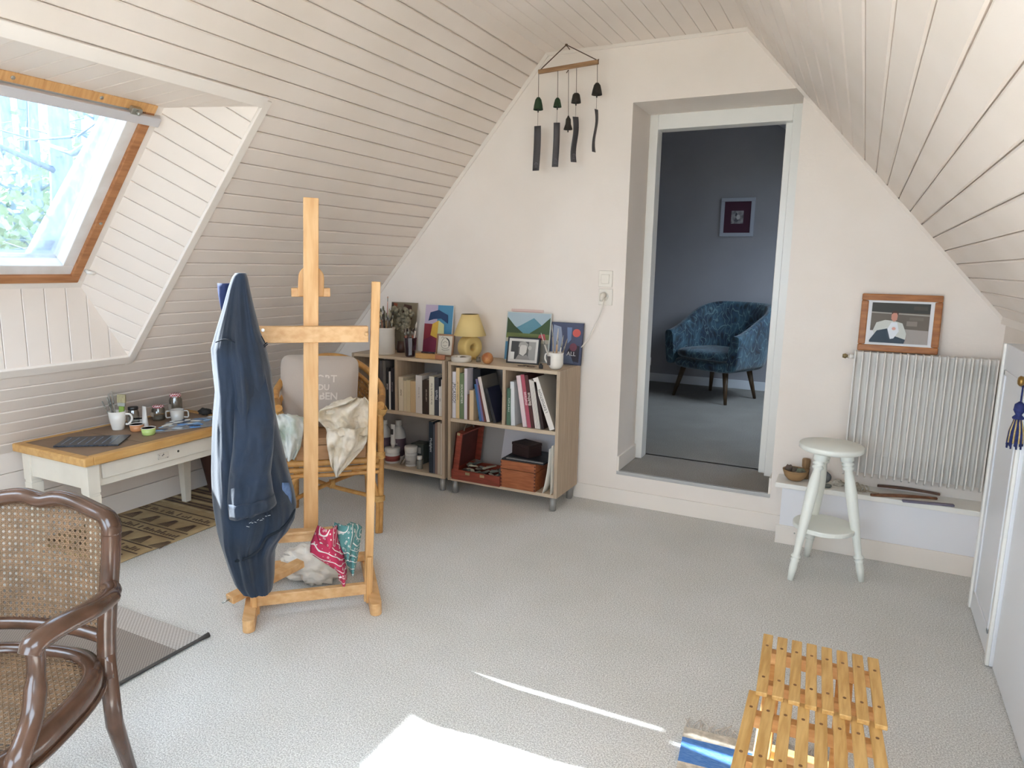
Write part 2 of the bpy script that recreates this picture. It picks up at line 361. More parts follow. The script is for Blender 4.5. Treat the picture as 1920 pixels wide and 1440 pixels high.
frame4(.075, WLEN-.035, WY0+.075, WY1-.07, .05, .004, .085, M_sash, M_sash, 'sash')
wbar(B(), .11, WLEN-.08, WY0+.11, WY1-.105, .055, .059).build('pane', glassmat('tinted_roof_glass', (.42, .45, .48), .03), w1)
wbar(B(), WLEN-.085, WLEN-.045, WY0+.05, WY1-.012, -.03, -.012).build('ventilation_bar', M_alu, w1, bevel=.003)
for y in (1.30, 1.845):
    o = wbar(B(), WLEN-.05, WLEN-.022, y-.012, y+.03, -.032, -.012).build('hinge', M_steel, w1, bevel=.003)
    B().lathe([(.008, 0), (.008, .012), (.004, .016)], 12, rot_to(-NLO, WP(WLEN-.036, y+.012, -.032))).build('bolt', M_steel, o)
for h, y in ((WLEN-.02, 1.42), (WLEN-.02, 1.72), (.38, WY1-.054)):
    B().lathe([(.007, 0), (.007, .002), (.003, .003)], 12, rot_to(-NLO, WP(h, y, -.012))).build('screw', M_steel, w1)
B().tube([WP(.11, WY1-.02, -.005), WP(.11, WY1-.02, -.02), WP(.11, WY1+.01, -.025)], .008, 10).build('blind_hook', M_white, w1)
# boarded splays of the recess
A, Bp, C, D = V((-3.184, 2.18, .932)), V((-2.24, 2.18, 2.018)), V((-2.545, WY1, 1.997)), V((-3.184, WY1, 1.262))
A0, B0, C0, D0 = V((-3.184, 1.0, .932)), V((-2.24, 1.0, 2.018)), V((-2.545, WY0, 1.997)), V((-3.184, WY0, 1.262))
rv = B(); 
for q in ((A, Bp, C, D), (A, D, D0, A0), (Bp, B0, C0, C), (A0, D0, C0, B0)):
    ctr = V((-2.75, 1.6, 1.5)); nn = (q[1]-q[0]).cross(q[3]-q[0]).normalized(); nn = nn if nn.dot(ctr-q[0]) > 0 else -nn
    cq = sum(q, V((0, 0, 0)))/4; rv.prism([cq+(p-cq)*1.02-nn*.004 for p in q], -nn*.016)
rec = struct('wall_window_recess', rv, M_gap)
def pnrm(q):
    nn = (q[1]-q[0]).cross(q[3]-q[0]).normalized(); return nn if nn.dot(V((-2.75, 1.6, 1.5))-q[0]) > 0 else -nn
n_r = pnrm((A, Bp, C, D))
planked([A, Bp, C, D], n_r.cross(C-D), .083, n_r, .008, M_plank, rec, ch=.0025, gap=.0012)
planked([A, D, D0, A0], (0, 0, 1), .092, (1, 0, 0), .008, M_plank, rec, ch=.002, gap=.0012)
planked([Bp, B0, C0, C], (1, 0, .02), .083, pnrm((Bp, B0, C0, C)), .008, M_plank, rec, ch=.002, gap=.0012)
planked([A0, D0, C0, B0], n_r.cross(C-D), .083, pnrm((A0, D0, C0, B0)), .008, M_plank, rec)
b = B(); tw = .035
for s0, s1, y0, y1 in ((OS0-.03, OS1+.05, OY1-.004, OY1+tw), (OS1-.004, OS1+.045, OY0, OY1+tw), (OS0-.045, OS0+.004, OY0, OY1+.01)):
    b.add([LS(s, y, d) for s in (s0, s1) for y in (y0, y1) for d in (-.019, 0)], [(0, 1, 3, 2), (4, 6, 7, 5), (0, 4, 5, 1), (2, 3, 7, 6), (0, 2, 6, 4), (1, 5, 7, 3)])
struct('trim_4', b, M_trim, 'white casing boards round the roof window recess', bevel=.003)
# second roof window, right roof window, rear window (all unseen, added to brighten the room)
def plain_window(name, P, n=6):
    w = thing(name, 'x', None); w['kind'] = 'structure'; del w['label']
    c = sum(P, V((0, 0, 0)))/4; b = B()
    for i in range(4): b.beam(P[i]+(c-P[i])*.03, P[(i+1) % 4]+(c-P[(i+1) % 4])*.03, .07, .07, up=(P[1]-P[0]).cross(P[3]-P[0]))
    b.build('frame', M_white, w); B().prism(P, (P[1]-P[0]).cross(P[3]-P[0]).normalized()*.004).build('pane', glassmat('window_glass', (.66, .68, .70), .03), w)
plain_window('window_2_added', [LS(QS0, QY0, .12), LS(QS1, QY0, .12), LS(QS1, QY1, .12), LS(QS0, QY1, .12)])
plain_window('window_3_added', [RS(TS0, TY0, .12), RS(TS1, TY0, .12), RS(TS1, TY1, .12), RS(TS0, TY1, .12)])
plain_window('window_4_added', [V((GX0, YR-.12, GZ0)), V((GX1, YR-.12, GZ0)), V((GX1, YR-.12, GZ1)), V((GX0, YR-.12, GZ1))])
plain_window('window_5', [R2(1.1, 5.3, .1), R2(2.15, 5.3, .1), R2(2.15, 6.6, .1), R2(1.1, 6.6, .1)])
def portal(name, P):
    c = sum(P, V((0, 0, 0)))/4; u = P[1]-P[0]; v = P[3]-P[0]; n = u.cross(v).normalized()
    if n.dot(V((-1, 2.5 if c.y < 4.2 else 5.8, 1.2))-c) < 0: u, v = v, u; n = -n
    l = bpy.data.lights.new(name, 'AREA'); l.shape = 'RECTANGLE'; l.size = u.length; l.size_y = v.length; l.cycles.is_portal = True
    o = bpy.data.objects.new(name, l); COL.objects.link(o); x = u.normalized(); z = -n; y = z.cross(x)
    o.matrix_world = Matrix(((x.x, y.x, z.x, c.x), (x.y, y.y, z.y, c.y), (x.z, y.z, z.z, c.z), (0, 0, 0, 1)))
portal('portal_1', [WP(.08, WY0+.08, .1), WP(WLEN-.05, WY0+.08, .1), WP(WLEN-.05, WY1-.08, .1), WP(.08, WY1-.08, .1)])
portal('portal_2', [LS(QS0, QY0, .2), LS(QS1, QY0, .2), LS(QS1, QY1, .2), LS(QS0, QY1, .2)])
portal('portal_3', [RS(TS0, TY0, .2), RS(TS1, TY0, .2), RS(TS1, TY1, .2), RS(TS0, TY1, .2)])
portal('portal_4', [V((GX0, YR-.2, GZ0)), V((GX1, YR-.2, GZ0)), V((GX1, YR-.2, GZ1)), V((GX0, YR-.2, GZ1))])
portal('portal_5', [R2(1.1, 5.3, .15), R2(2.15, 5.3, .15), R2(2.15, 6.6, .15), R2(1.1, 6.6, .15)])
# ================================================================== RIGHT SIDE: ledge, radiator, knee-wall doors
ZL = .324
lg = thing('radiator_ledge', 'low white built-in ledge running under the radiator', 'ledge', (.14, 3.78, 0))
B().box((-.312, 3.685, ZL-.026), (XKR, YB, ZL)).build('top_board', M_white, lg, world=True, bevel=.004)
B().box((-.277, 3.705, .0), (XKR, 3.74, ZL-.026)).build('front_panel', mat('ledge_paint', 'e6e5e8', .5), lg, world=True)
B().box((-.277, 3.74, 0), (-.262, YB, ZL-.026)).build('side_panel', MATS['ledge_paint'], lg, world=True)
B().box((-.292, 3.692, 0), (XKR, 3.705, .098)).build('skirting', M_trim, lg, world=True, bevel=.003)
rd = thing('radiator', 'white ribbed panel radiator on the gable wall', 'radiator', (.28, 3.8, .39))
M_rad = mat('radiator_enamel', 'e2ded8', .35)
B().box((-.008, 3.792, .405), (.582, 3.822, 1.012)).build('panel', M_rad, rd, world=True, bevel=.004)
for x in (.1, .45): B().box((x, 3.82, .5), (x+.04, YB, .56)).build('bracket', M_rad, rd, world=True)
prof = [(3.80, 1.018), (3.755, 1.018), (3.747, 1.014), (3.743, 1.005), (3.746, .97), (3.746, .43), (3.752, .40), (3.79, .385), (3.80, .385)]
fin = B().prism([(-.0035, y-3.8, z-.7) for y, z in prof], (.007, 0, 0)).mesh('fin')
fin.materials.append(M_rad)
for i in range(19):
    o = obj('fin', fin, M_rad, rd, bevel=.002); o.location = V((-.004+i*.0322, 3.8, .7))-V((.28, 3.8, .39))
cor = B()
for i in range(18):
    for k in range(5):
        x = -.004+i*.0322+.0065+k*.0048
        for z0, z1 in ((.90, .985), (.41, .50)): cor.box((x-.001, 3.788, z0), (x+.001, 3.793, z1))
o = cor.build('corrugation', M_rad, rd, world=True); o['kind'] = 'stuff'
o = B().tube([(-.008, 3.80, .985), (-.035, 3.80, .985)], .011, 12).build('valve', M_rad, rd, world=True)
B().lathe([(.012, 0), (.007, .01), (.013, .016), (.009, .03)], 10, rot_to((-1, 0, 0), (-.03, 3.80, .985))).build('air_vent', mat('dull_brass', '8d7c58', .4, .8), o, world=True)
# framed photo standing on the radiator, leaning on the wall
fp = thing('picture_frame', 'wide wooden frame with a colour photo of a seated man, on the radiator', 'picture frame', (.172, 3.80, 1.018), rot=(-.13, 0, 0))
M_fr = mat('orange_wood', 'b0723c', .4, var=5, col2='93592a', sc=(2, 12, 12), bump=(20, .06))
fw, fh, ft = .342, .278, .032
for a, c in (((-fw/2, 0, 0), (fw/2, .014, ft)), ((-fw/2, 0, fh-ft), (fw/2, .014, fh)), ((-fw/2, 0, ft), (-fw/2+ft, .014, fh-ft)), ((fw/2-ft, 0, ft), (fw/2, .014, fh-ft))):
    B().box(a, c).build('moulding', M_fr, fp, bevel=.005)
B().box((-fw/2+.02, .004, .02), (fw/2-.02, .008, fh-.02)).build('mount', mat('photo_mount', 'dfe0e2', .5), fp)
def flat(b, pts, y): return b.prism([(x, y, z) for x, z in pts], (0, .0006, 0))
def card_art(parent, w, h, y, items, x0=0, z0=0):
    """flat printed shapes: items = (colour, [(u,v)...]) in 0..1 of the sheet, v up"""
    for i, (c, pts) in enumerate(items):
        b = B(); flat(b, [(x0-w/2+u*w, z0+v*h) for u, v in pts], y-.0008*(i+1)); b.build('print', mat('ink_'+c, c, .55), parent)
def ell(cx, cyy, rx, ry, n=16, a0=0): return [(cx+rx*math.cos(a0+2*math.pi*k/n), cyy+ry*math.sin(a0+2*math.pi*k/n)) for k in range(n)]
R4 = lambda a, b_, c, d: [(a, b_), (c, b_), (c, d), (a, d)]
pw, ph = .246, .193
card_art(fp, pw, ph, .0035, [('3a3a34', R4(0, .62, 1, 1)), ('6b6258', R4(0, .3, 1, .76)), ('a9a49a', [(0, .74), (1, .70), (1, .73), (0, .77)]), ('a39b95', [(.45, 0), (1, 0), (1, .34), (.6, .36), (.4, .3)]),
    ('8c8379', R4(.62, .44, .8, .56)), ('756c62', R4(.66, .58, .9, .66)), ('4b463d', R4(.72, .84, .95, .93)),
    ('c9ccc6', [(.05, .3), (.1, .5), (.25, .57), (.42, .55), (.55, .5), (.63, .25), (.62, .08), (.4, .1), (.2, .15), (.08, .2)]), ('2c3d4c', [(.0, .05), (.12, .3), (.3, .36), (.38, .2), (.62, .1), (.6, .0), (.0, 0)]),
    ('dfe4ea', [(.3, .35), (.36, .52), (.46, .52), (.5, .3), (.42, .12), (.36, .1)]), ('c98f7c', [(.35, .6), (.35, .72), (.41, .78), (.46, .72), (.45, .58), (.40, .53)]), ('4a342a', [(.345, .7), (.36, .79), (.42, .81), (.47, .76), (.46, .68), (.44, .75), (.38, .75)]),
    ('e0a898', ell(.41, .36, .035, .04, 8))], 0, .043)
# ---- knee-wall doors
M_door = mat('door_paint', 'e6e7ea', .4)
for nm, y0, y1, xf, lab in (('door_2', 2.836, 3.353, .53, None), ('door_3', 2.1, 2.83, .54, None)):
    d = thing(nm, 'x', None, (xf, y0, 0)); del d['label']; d['kind'] = 'structure'; zt = 1.128
    B().box((xf, y0, .004), (XKR+.01, y1, zt)).build('leaf', M_door, d, world=True, bevel=.003)
    if nm == 'door_2':
        B().box((xf-.008, y1-.022, .004), (xf+.01, y1+.003, zt)).build('edge_strip', M_white, d, world=True, bevel=.003)
        B().box((xf-.012, y0, .004), (xf+.0, y0+.025, zt)).build('edge_strip', M_white, d, world=True, bevel=.003)
        for z0, z1 in ((.09, 1.03),):
            for a, c in (((y0+.08, z0), (y1-.08, z0+.02)), ((y0+.08, z1-.02), (y1-.08, z1)), ((y0+.08, z0), (y0+.1, z1)), ((y1-.1, z0), (y1-.08, z1))):
                B().box((xf-.006, a[0], a[1]), (xf, c[0], c[1])).build('panel_moulding', M_door, d, world=True, bevel=.002)
        M_brass = mat('old_brass', '9c7a44', .3, .9)
        k = B().lathe([(.008, 0), (.006, .012), (.016, .02), (.018, .028), (.012, .034), (0, .036)], 16, rot_to((-1, 0, 0), (xf, 2.835, 1.045))).build('knob', M_brass, d, world=True)
        B().lathe([(.017, 0), (.016, .003)], 16, rot_to((-1, 0, 0), (xf, 2.835, 1.03))).build('escutcheon', M_brass, d, world=True)
tk = thing('key_tassel', 'navy and gold key tassel hanging on the white knee-wall door', 'tassel', (.51, 2.835, .85))
M_navy = mat('navy_cord', '1c2350', .8, var=80, col2='2a3470'); M_gold = mat('gold_cord', 'b59a5c', .6, var=90, col2='d6bf86')
B().tube([(.512, 2.835, 1.04), (.512, 2.835, .97)], .003, 6).build('cord', M_navy, tk, world=True)
B().lathe([(.004, .975), (.015, .965), (.017, .945), (.009, .93), (.018, .92), (.016, .915)], 14, Matrix.Translation((.511, 2.835, 0))).build('head', M_navy, tk, world=True)
b = B(); b2 = B()
for k in range(26):
    a = 2*math.pi*k/26; p = V((.511+.008*math.cos(a), 2.835+.008*math.sin(a), .918)); q = p+V((.014*math.cos(a), .014*math.sin(a), -.085-.01*(k % 3)))
    (b if k % 3 else b2).tube([p, (p+q)/2+V((.004*math.cos(a), .004*math.sin(a), 0)), q], .003, 5)
b.build('skirt', M_navy, tk, world=True); b2.build('gold_threads', M_gold, tk, world=True)
# ---- things on the ledge
def LP(x, y): return on(x, y, 2, ZL)
M_bowl = mat('bowl_wood', 'a5835a', .6, var=7, col2='8a6a45', sc=(1, 1, 5), bump=(30, .15))
pb = LP(1489, 903); pb = V((pb.x, pb.y+.035, ZL))
bw = thing('wooden_bowl', 'turned wooden bowl holding rough stones on the ledge', 'bowl', pb)
B().lathe([(.0, 0), (.03, 0), (.036, .004), (.052, .022), (.062, .05), (.0635, .056), (.058, .056), (.046, .03), (.02, .014), (0, .012)], 32).build('shell', M_bowl, bw)
for i, (dx, dy, dz, r, c, lb) in enumerate((( -.033, .0, .055, (.019, .017, .022), '6f5a52', 'purplish brown rough stone standing at the rim of the wooden bowl'), (-.006, .012, .048, (.022, .02, .018), '7b6a55', 'brown rough stone in the middle of the wooden bowl'), (.028, -.012, .051, (.026, .02, .017), '7f8a70', 'greenish grey stone in the wooden bowl'), (.006, -.028, .042, (.015, .012, .01), 'a08c74', 'small pale tan stone in the wooden bowl'))):
    o = B().blob((0, 0, 0), r, i+2, .5, 2.2, 14, 9).build('stone', mat('stone%d' % i, c, .85, var=30, col2='5a5046', bump=(60, .5))); o.location = pb+V((dx, dy, dz)); tag(o, lb, 'stone', 'stones in the wooden bowl')
p = LP(1512, 888); o = thing('wooden_pestle', 'upright turned wooden block with a waist, behind the wooden bowl', 'wooden block', (pb.x+.045, pb.y+.055, ZL))
M_log = mat('log_wood', '9c7b55', .65, var=6, col2='7d5f3f', sc=(12, 12, 1), bump=(25, .3))
B().lathe([(.018, 0), (.0185, .055), (.017, .058), (.018, .062), (.02, .066), (.021, .098), (.019, .106), (.008, .109), (0, .109)], 20).build('body', M_log, o)
o = B().blob((0, 0, 0), (.046, .014, .034), 5, .12, 1.2, 18, 12).build('flat_pebble', mat('slate_stone', '55585c', .55, var=12, col2='6c6f70', bump=(40, .15))); o.location = V((pb.x+.125, pb.y+.02, ZL+.033)); tag(o, 'large dark grey flat pebble propped upright on the ledge', 'stone')
p = LP(1550, 913)
o = thing('stone_dish', 'small round grey stone dish on the ledge', 'dish', (p.x, p.y, ZL))
B().lathe([(0, 0), (.018, 0), (.024, .006), (.022, .012), (.017, .012), (.012, .007), (0, .006)], 20).build('body', mat('dish_stone', '7f827d', .5, var=25, col2='5f625e'), o)
p = LP(1572, 912)
o = B().blob((0, 0, 0), (.026, .02, .017), 9, .7, 3, 18, 12).build('coral_lump', mat('coral', 'd2ccc0', .9, var=40, col2='b3ab9c', bump=(90, .9, .01))); o.location = (p.x-.004, p.y+.01, ZL+.013); tag(o, 'pale rough coral lump on the ledge beside the stone dish', 'coral')
p = LP(1612, 922); tw = thing('string_bundle', 'bundle of tangled pale string on the ledge beside the coral lump', 'string', (p.x, p.y+.012, ZL))
b = B(); rnd = random.Random(4)
for k in range(26):
    a = rnd.uniform(0, 6.28); ctr = V((rnd.uniform(-.02, .02), rnd.uniform(-.012, .012), rnd.uniform(.008, .02))); r1 = rnd.uniform(.012, .026); ax = V((rnd.uniform(-1, 1), rnd.uniform(-1, 1), rnd.uniform(-.4, .4))).normalized(); ux = ax.orthogonal().normalized(); uy = ax.cross(ux)
    pts = [ctr+ux*r1*math.cos(t*.7+a)+uy*r1*.8*math.sin(t*.7+a) for t in range(9)]
    b.tube([V((q.x, q.y, max(.002, q.z))) for q in pts], .0018, 5)
for k in range(5): b.tube(smooth_pts([(.015, .004*k-.008, .012), (.035, .003*k-.008, .006), (.06+.006*k, -.006+.002*k, .003)], 4), .0018, 5)
b.build('strands', mat('pale_string', 'c9bfae', .9, var=60, col2='a99c88'), tw)
M_dw = mat('dark_wood_blade', '6b4630', .45, var=8, col2='4a2d1e', sc=(2, 14, 14)); M_dw2 = mat('red_wood_blade', '8a5f44', .45, var=8, col2='6a4029', sc=(2, 14, 14))
def blade(px0, px1, w, m, lab, zz, bend):
    a, c = V((LP(*px0).x, LP(*px0).y, ZL)), V((LP(*px1).x, LP(*px1).y, ZL)); t = (c-a); sd = V((-t.y, t.x, 0)).normalized(); pts = []
    N = 16; L = []; R = []
    for k in range(N+1):
        f = k/N; ww = w*(.55+.45*math.sin(math.pi*min(1, f*1.15+.08))); P = a+t*f+sd*bend*math.sin(math.pi*f); L.append(P+sd*ww); R.append(P-sd*ww)
    th = thing('boomerang', lab, 'wood carving', (a+c)/2); B().prism([p+V((0, 0, zz)) for p in L+R[::-1]], (0, 0, .012)).build('blade', m, th, world=True, bevel=.003)
blade((1632, 930), (1757, 937), .012, M_dw2, 'slim reddish wooden throwing stick lying on the ledge in front of the darker one', 0, .012)
blade((1644, 917), (1762, 934), .011, M_dw, 'slim dark wooden throwing stick with a curved tip lying on the ledge under the radiator', .0125, .02)
a, c = LP(1693, 942), LP(1790, 951); t = (c-a); t.z = 0; th = thing('slate_bar', 'purplish grey flat stone bar on the edge of the ledge', 'stone bar', (a+c)/2)
sd = V((-t.y, t.x, 0)).normalized(); B().prism([a+V((0, 0, -.0)), c, c+sd*.022, a+sd*.022], (0, 0, .01)).build('bar', mat('purple_slate', '7d7686', .6, var=14, col2='6a6475'), th, world=True, bevel=.002)
# ---- white three-legged stool
sx, sy_ = -.062, 3.42; st = thing('stool', 'round white painted wooden stool with three turned legs', 'stool', (sx, sy_, 0))
M_st = mat('stool_paint', 'e9ebe3', .4, bump=(20, .06))
B().lathe([(0, .59), (.128, .59), (.138, .597), (.138, .612), (.134, .618), (.0, .62)], 40).build('seat', M_st, st)
for i, (fx, fy) in enumerate(((-.177, 3.256), (.116, 3.398), (-.128, 3.585))):
    q = V((fx-sx, fy-sy_, 0)); d = q.normalized(); p = d*.062+V((0, 0, .60)); L = (p-q).length; ax = (q-p)/L; Mx = rot_to(ax, p)
    B().lathe([(.0, 0), (.029, .0), (.029, .05), (.019, .056), (.026, .062), (.026, .068), (.018, .074), (.025, .08), (.025, .086), (.0165, .095), (.021, .13), (.0255, .2), (.023, .3), (.019, .4), (.016, .45), (.015, L-.125), (.022, L-.115), (.022, L-.11), (.015, L-.104), (.021, L-.098), (.0165, L-.088), (.0175, L-.06), (.013, L), (0, L)], 16, Mx).build('leg', M_st, st)
b = B(); pts = []
for k in range(48):
    a = 2*math.pi*k/48; pts.append(V((.135*math.cos(a), .135*math.sin(a), .215)))
b.prism(pts, (0, 0, .022)); b.build('foot_shelf', M_st, st, bevel=.004)
for i, (fx, fy) in enumerate(((-.177, 3.256),)):
    B().lathe([(.004, 0), (.003, .002)], 8, rot_to((-.3, -.9, 0), (-.1135, -.166, .225))).build('screw', M_steel, st)
B().tube([(0, 0, .59), (0, 0, .57)], .012, 8).build('bracket', mat('dark_iron', '4a4238', .5, .6), st)
# ================================================================== GABLE WALL: switch, socket, cable, wind chime
def GW(x, y, d=0): return on(x, y, 1, YB-d)
M_pl = mat('switch_plastic', 'e6dfd3', .35)
for nm, y, lab in (('light_switch', 523, 'square cream light switch beside the doorway'), ('wall_socket', 557, 'square cream wall socket with a plug in it, below the light switch')):
    c = GW(1136, y); t = thing(nm, lab, nm.split('_')[1], c)
    B().box((-.042, -.009, -.047), (.042, 0, .047)).build('plate', M_pl, t, bevel=.003)
    if 'switch' in nm: B().box((-.024, -.014, -.026), (.024, -.009, .026)).build('rocker', M_pl, t, bevel=.003)
    else: B().lathe([(.022, 0), (.024, .006), (.020, .006), (.019, .002)], 20, rot_to((0, -1, 0), (-.004, -.009, .003))).build('socket_ring', M_pl, t)
c = GW(1134, 553); pc = thing('lamp_cable', 'cream lamp cable hanging from the wall socket to the bookcase', 'cable', c)
M_cab = mat('cable_plastic', 'ddd5c8', .4)
B().tube([c+V((0, -.016, 0)), c+V((0, -.04, 0)), c+V((-.002, -.05, -.02)), c+V((-.003, -.05, -.035))], [.017, .016, .012, .008], 12).build('plug', M_cab, pc, world=True)
pts = [GW(*q, .045) for q in ((1132, 561), (1128, 580), (1118, 605), (1108, 625), (1099, 640), (1090, 651))]+[V((-1.478, 3.855, .90)), V((-1.49, 3.8555, .82)), V((-1.5, 3.8555, .72))]
B().tube(smooth_pts([c+V((-.003, -.05, -.03))]+pts, 5), .0035, 7).build('cord', M_cab, pc, world=True)
# wind chime
CY = on(1062, 84, 2, ZC-.016).y
def CP(x, y): return on(x, y, 1, CY)
wc = thing('wind_chime', 'wind chime with five small iron bells and dark strips, hung in front of the gable', 'wind chime', CP(1062, 83))
M_cord = mat('chime_cord', '5a4634', .8); M_bar = mat('chime_bar', 'a9825c', .6, var=8, col2='8a6644', sc=(1, 9, 9)); M_thread = mat('chime_thread', '6e5c4e', .8)
top = CP(1062, 84); hook = V((top.x, top.y, ZC-.012))
B().tube([hook, top], .003, 6).build('hook', M_steel, wc, world=True)
p0, p1 = CP(1010, 135), CP(1122, 116)
B().beam(p0, p1, .02, .021).build('bar', M_bar, wc, world=True, bevel=.002)
b = B(); b.tube([top, CP(1013, 131)], .0028, 6); b.tube([top, CP(1118, 112)], .0028, 6); b.blob(top, .008, 2, .3, 3, 8, 6); b.tube([top, CP(1068, 93)], .0025, 5); b.tube([CP(1066, 131), CP(1062, 137)], .0025, 5); b.tube([CP(1120, 114), CP(1123, 111)], .003, 5)
b.build('hanging_cord', M_cord, wc, world=True)
M_bg = mat('bell_green', '2f4a30', .6, .3, var=20, col2='24331f'); M_bk = mat('bell_black', '37322c', .6, .3, var=20, col2='2a251f')
M_strip = mat('chime_strip', '4a4648', .6, var=10, col2='3f3b3c')
for i, (x, yb, yt, ybb, w, m, ys0, ys1, xs1, ws, tw_) in enumerate(((1010, 137, 182, 206, 18, M_bg, 236, 320, 1005, 13, .0), (1046, 133, 183, 201, 15, M_bg, 230, 313, 1041, 11.5, .3), (1066, 131, 217, 243, 16, M_bk, 0, 0, 0, 0, 0), (1081, 128, 175, 193, 17.5, M_bk, 219, 304, 1076, 10, .75), (1120, 119, 155, 178, 18.5, M_bk, 205, 285, 1114, 11, 1.35))):
    s = .00345*3.3/3.53*1.0; r = w/2*.0031; t, bb = CP(x-1, yt), CP(x-1, ybb); h = t.z-bb.z
    prf = [(0, h), (.3*r, h*.97), (.62*r, h*.78), (.86*r, h*.35), (.97*r, .004), (r, 0), (.93*r, 0), (.8*r, h*.35), (.5*r, h*.75)] if i != 2 else [(0, h), (.15*r, h), (.25*r, h*.9), (.55*r, h*.75), (.62*r, h*.4), (.95*r, .005), (r, 0), (.9*r, 0), (.5*r, h*.5)]
    if i == 3: prf = [(0, h), (.45*r, h), (.72*r, h*.85), (.9*r, h*.35), (1*r, 0), (.93*r, 0), (.6*r, h*.8)]
    bell = B().lathe(prf, 20, Matrix.Translation(V((bb.x, CY, bb.z)))).build('bell', m, wc, world=True)
    c2 = CP(x, yb); B().tube([c2, (bb.x, CY, bb.z+h-.002)], .0016, 5).build('thread', M_thread, wc, world=True)
    B().tube([(bb.x, CY, bb.z+h*.6), (bb.x, CY, bb.z-.014)], .0035, 6).build('clapper', M_bk, bell, world=True)
    if ys0:
        a, c = CP(x-2, ys0), CP(xs1, ys1); B().tube([(bb.x, CY, bb.z), (a.x, CY, a.z)], .001, 5).build('thread', M_thread, wc, world=True)
        W_ = ws*.0031/ (1 if i != 4 else 1)
        def sf(u, v, a=a, c=c, tw_=tw_, W_=W_, i=i):
            P = a.lerp(c, u); ang = tw_+(.6 if i > 1 else .2)*math.sin(u*3.2)*(1 if i < 3 else .35)
            k = (v-.5)*max(W_, .034); return V((P.x+k*math.cos(ang)+(.006*math.sin(u*6) if i >= 3 else .002*math.sin(u*4)), CY+k*math.sin(ang), P.z))
        strip = B().grid(sf, 14, 4).build('strip', M_strip, wc, world=True, solid=.0015)
        if i < 3 or i == 3:
            P = a.lerp(c, .86); b = B(); b.tube([P+V((.010*math.cos(q), -.003, .010*math.sin(q))) for q in [k*.65-.3 for k in range(7)]], .0008, 4); b.tube([P+V((-.006, -.004, -.014)), P+V((.006, -.004, -.014))], .0008, 4); b.tube([P+V((0, -.004, .008)), P+V((0, -.004, -.008))], .0008, 4); b.build('stamp', mat('stamp_grey', '77757a', .6), strip, world=True)
# ================================================================== NEXT ROOM FURNITURE
ap = thing('framed_print', 'small print on dark red mount in a grey frame in the next room', 'picture', (-1.167, Y2-.012, 1.90))
M_gf = mat('grey_frame', 'b4b8c2', .5)
for a, c in (((-.16, -.012, -.185), (.16, .012, -.15)), ((-.16, -.012, .15), (.16, .012, .185)), ((-.16, -.012, -.15), (-.125, .012, .15)), ((.125, -.012, -.15), (.16, .012, .15))): B().box(a, c).build('moulding', M_gf, ap, bevel=.003)
B().box((-.13, -.002, -.155), (.13, .008, .155)).build('mount', mat('wine_mount', '4b1f33', .7), ap)
B().box((-.058, -.005, -.062), (.058, -.002, .062)).build('print', mat('print_paper', 'a9a4a6', .6, var=30, col2='6f6a6e'), ap)
card_art(ap, .11, .12, -.0052, [('4a464c', [(.35, .9), (.5, .75), (.42, .55), (.3, .6)]), ('5e5a60', [(.2, .2), (.45, .5), (.7, .3), (.5, .1)]), ('c4bfc0', ell(.58, .5, .16, .2))], 0, -.06)
sk = thing('wall_socket', 'white wall socket low on the slate wall of the next room', 'socket', (-1.994, Y2, .409))
B().box((-.04, -.01, -.042), (.04, 0, .042)).build('plate', mat('cool_white'), sk, bevel=.003); B().lathe([(.022, 0), (.022, .003), (.018, .003), (.016, -.004)], 18, rot_to((0, -1, 0), (0, -.01, 0))).build('socket_ring', mat('socket_grey', '8d9098', .4), sk)
# armchair: barrel shell in leafy dark blue fabric
ac = thing('armchair', 'tub armchair in dark blue leaf-patterned fabric with splayed wooden legs, in the next room', 'armchair', (-1.15, 6.66, Z2), rz=-.44)
mf = mat('leaf_fabric', '263a58', .7); nt = mf.node_tree; pr = nt.nodes['Principled BSDF']; pr.inputs['Sheen Weight'].default_value = .3
tc = nt.nodes.new('ShaderNodeTexCoord'); nz = nt.nodes.new('ShaderNodeTexNoise'); nz.inputs['Scale'].default_value = 5; nz.inputs['Detail'].default_value = 2
mv = nt.nodes.new('ShaderNodeMix'); mv.data_type = 'VECTOR'; mv.inputs[0].default_value = .16; nt.links.new(tc.outputs['Object'], nz.inputs['Vector']); nt.links.new(tc.outputs['Object'], mv.inputs[4]); nt.links.new(nz.outputs['Color'], mv.inputs[5])
mpp = nt.nodes.new('ShaderNodeMapping'); mpp.inputs['Scale'].default_value = (1, 1, .28); nt.links.new(mv.outputs[1], mpp.inputs[0])
vo = nt.nodes.new('ShaderNodeTexVoronoi'); vo.inputs['Scale'].default_value = 24; vo.feature = 'DISTANCE_TO_EDGE'; nt.links.new(mpp.outputs[0], vo.inputs['Vector'])
n3 = nt.nodes.new('ShaderNodeTexNoise'); n3.inputs['Scale'].default_value = 9; nt.links.new(tc.outputs['Object'], n3.inputs['Vector'])
r1 = nt.nodes.new('ShaderNodeValToRGB'); r1.color_ramp.elements[0].color = lin('6d8f98'); r1.color_ramp.elements[1].color = lin('1b2c40'); r1.color_ramp.elements[0].position = .015; r1.color_ramp.elements[1].position = .05
e = r1.color_ramp.elements.new(.2); e.color = lin('22405e'); e = r1.color_ramp.elements.new(.3); e.color = lin('10161c')
nt.links.new(vo.outputs['Distance'], r1.inputs[0])
r2 = nt.nodes.new('ShaderNodeValToRGB'); r2.color_ramp.elements[0].color = lin('16202c'); r2.color_ramp.elements[1].color = lin('527a8a'); r2.color_ramp.elements[0].position = .38; r2.color_ramp.elements[1].position = .68; nt.links.new(n3.outputs[0], r2.inputs[0])
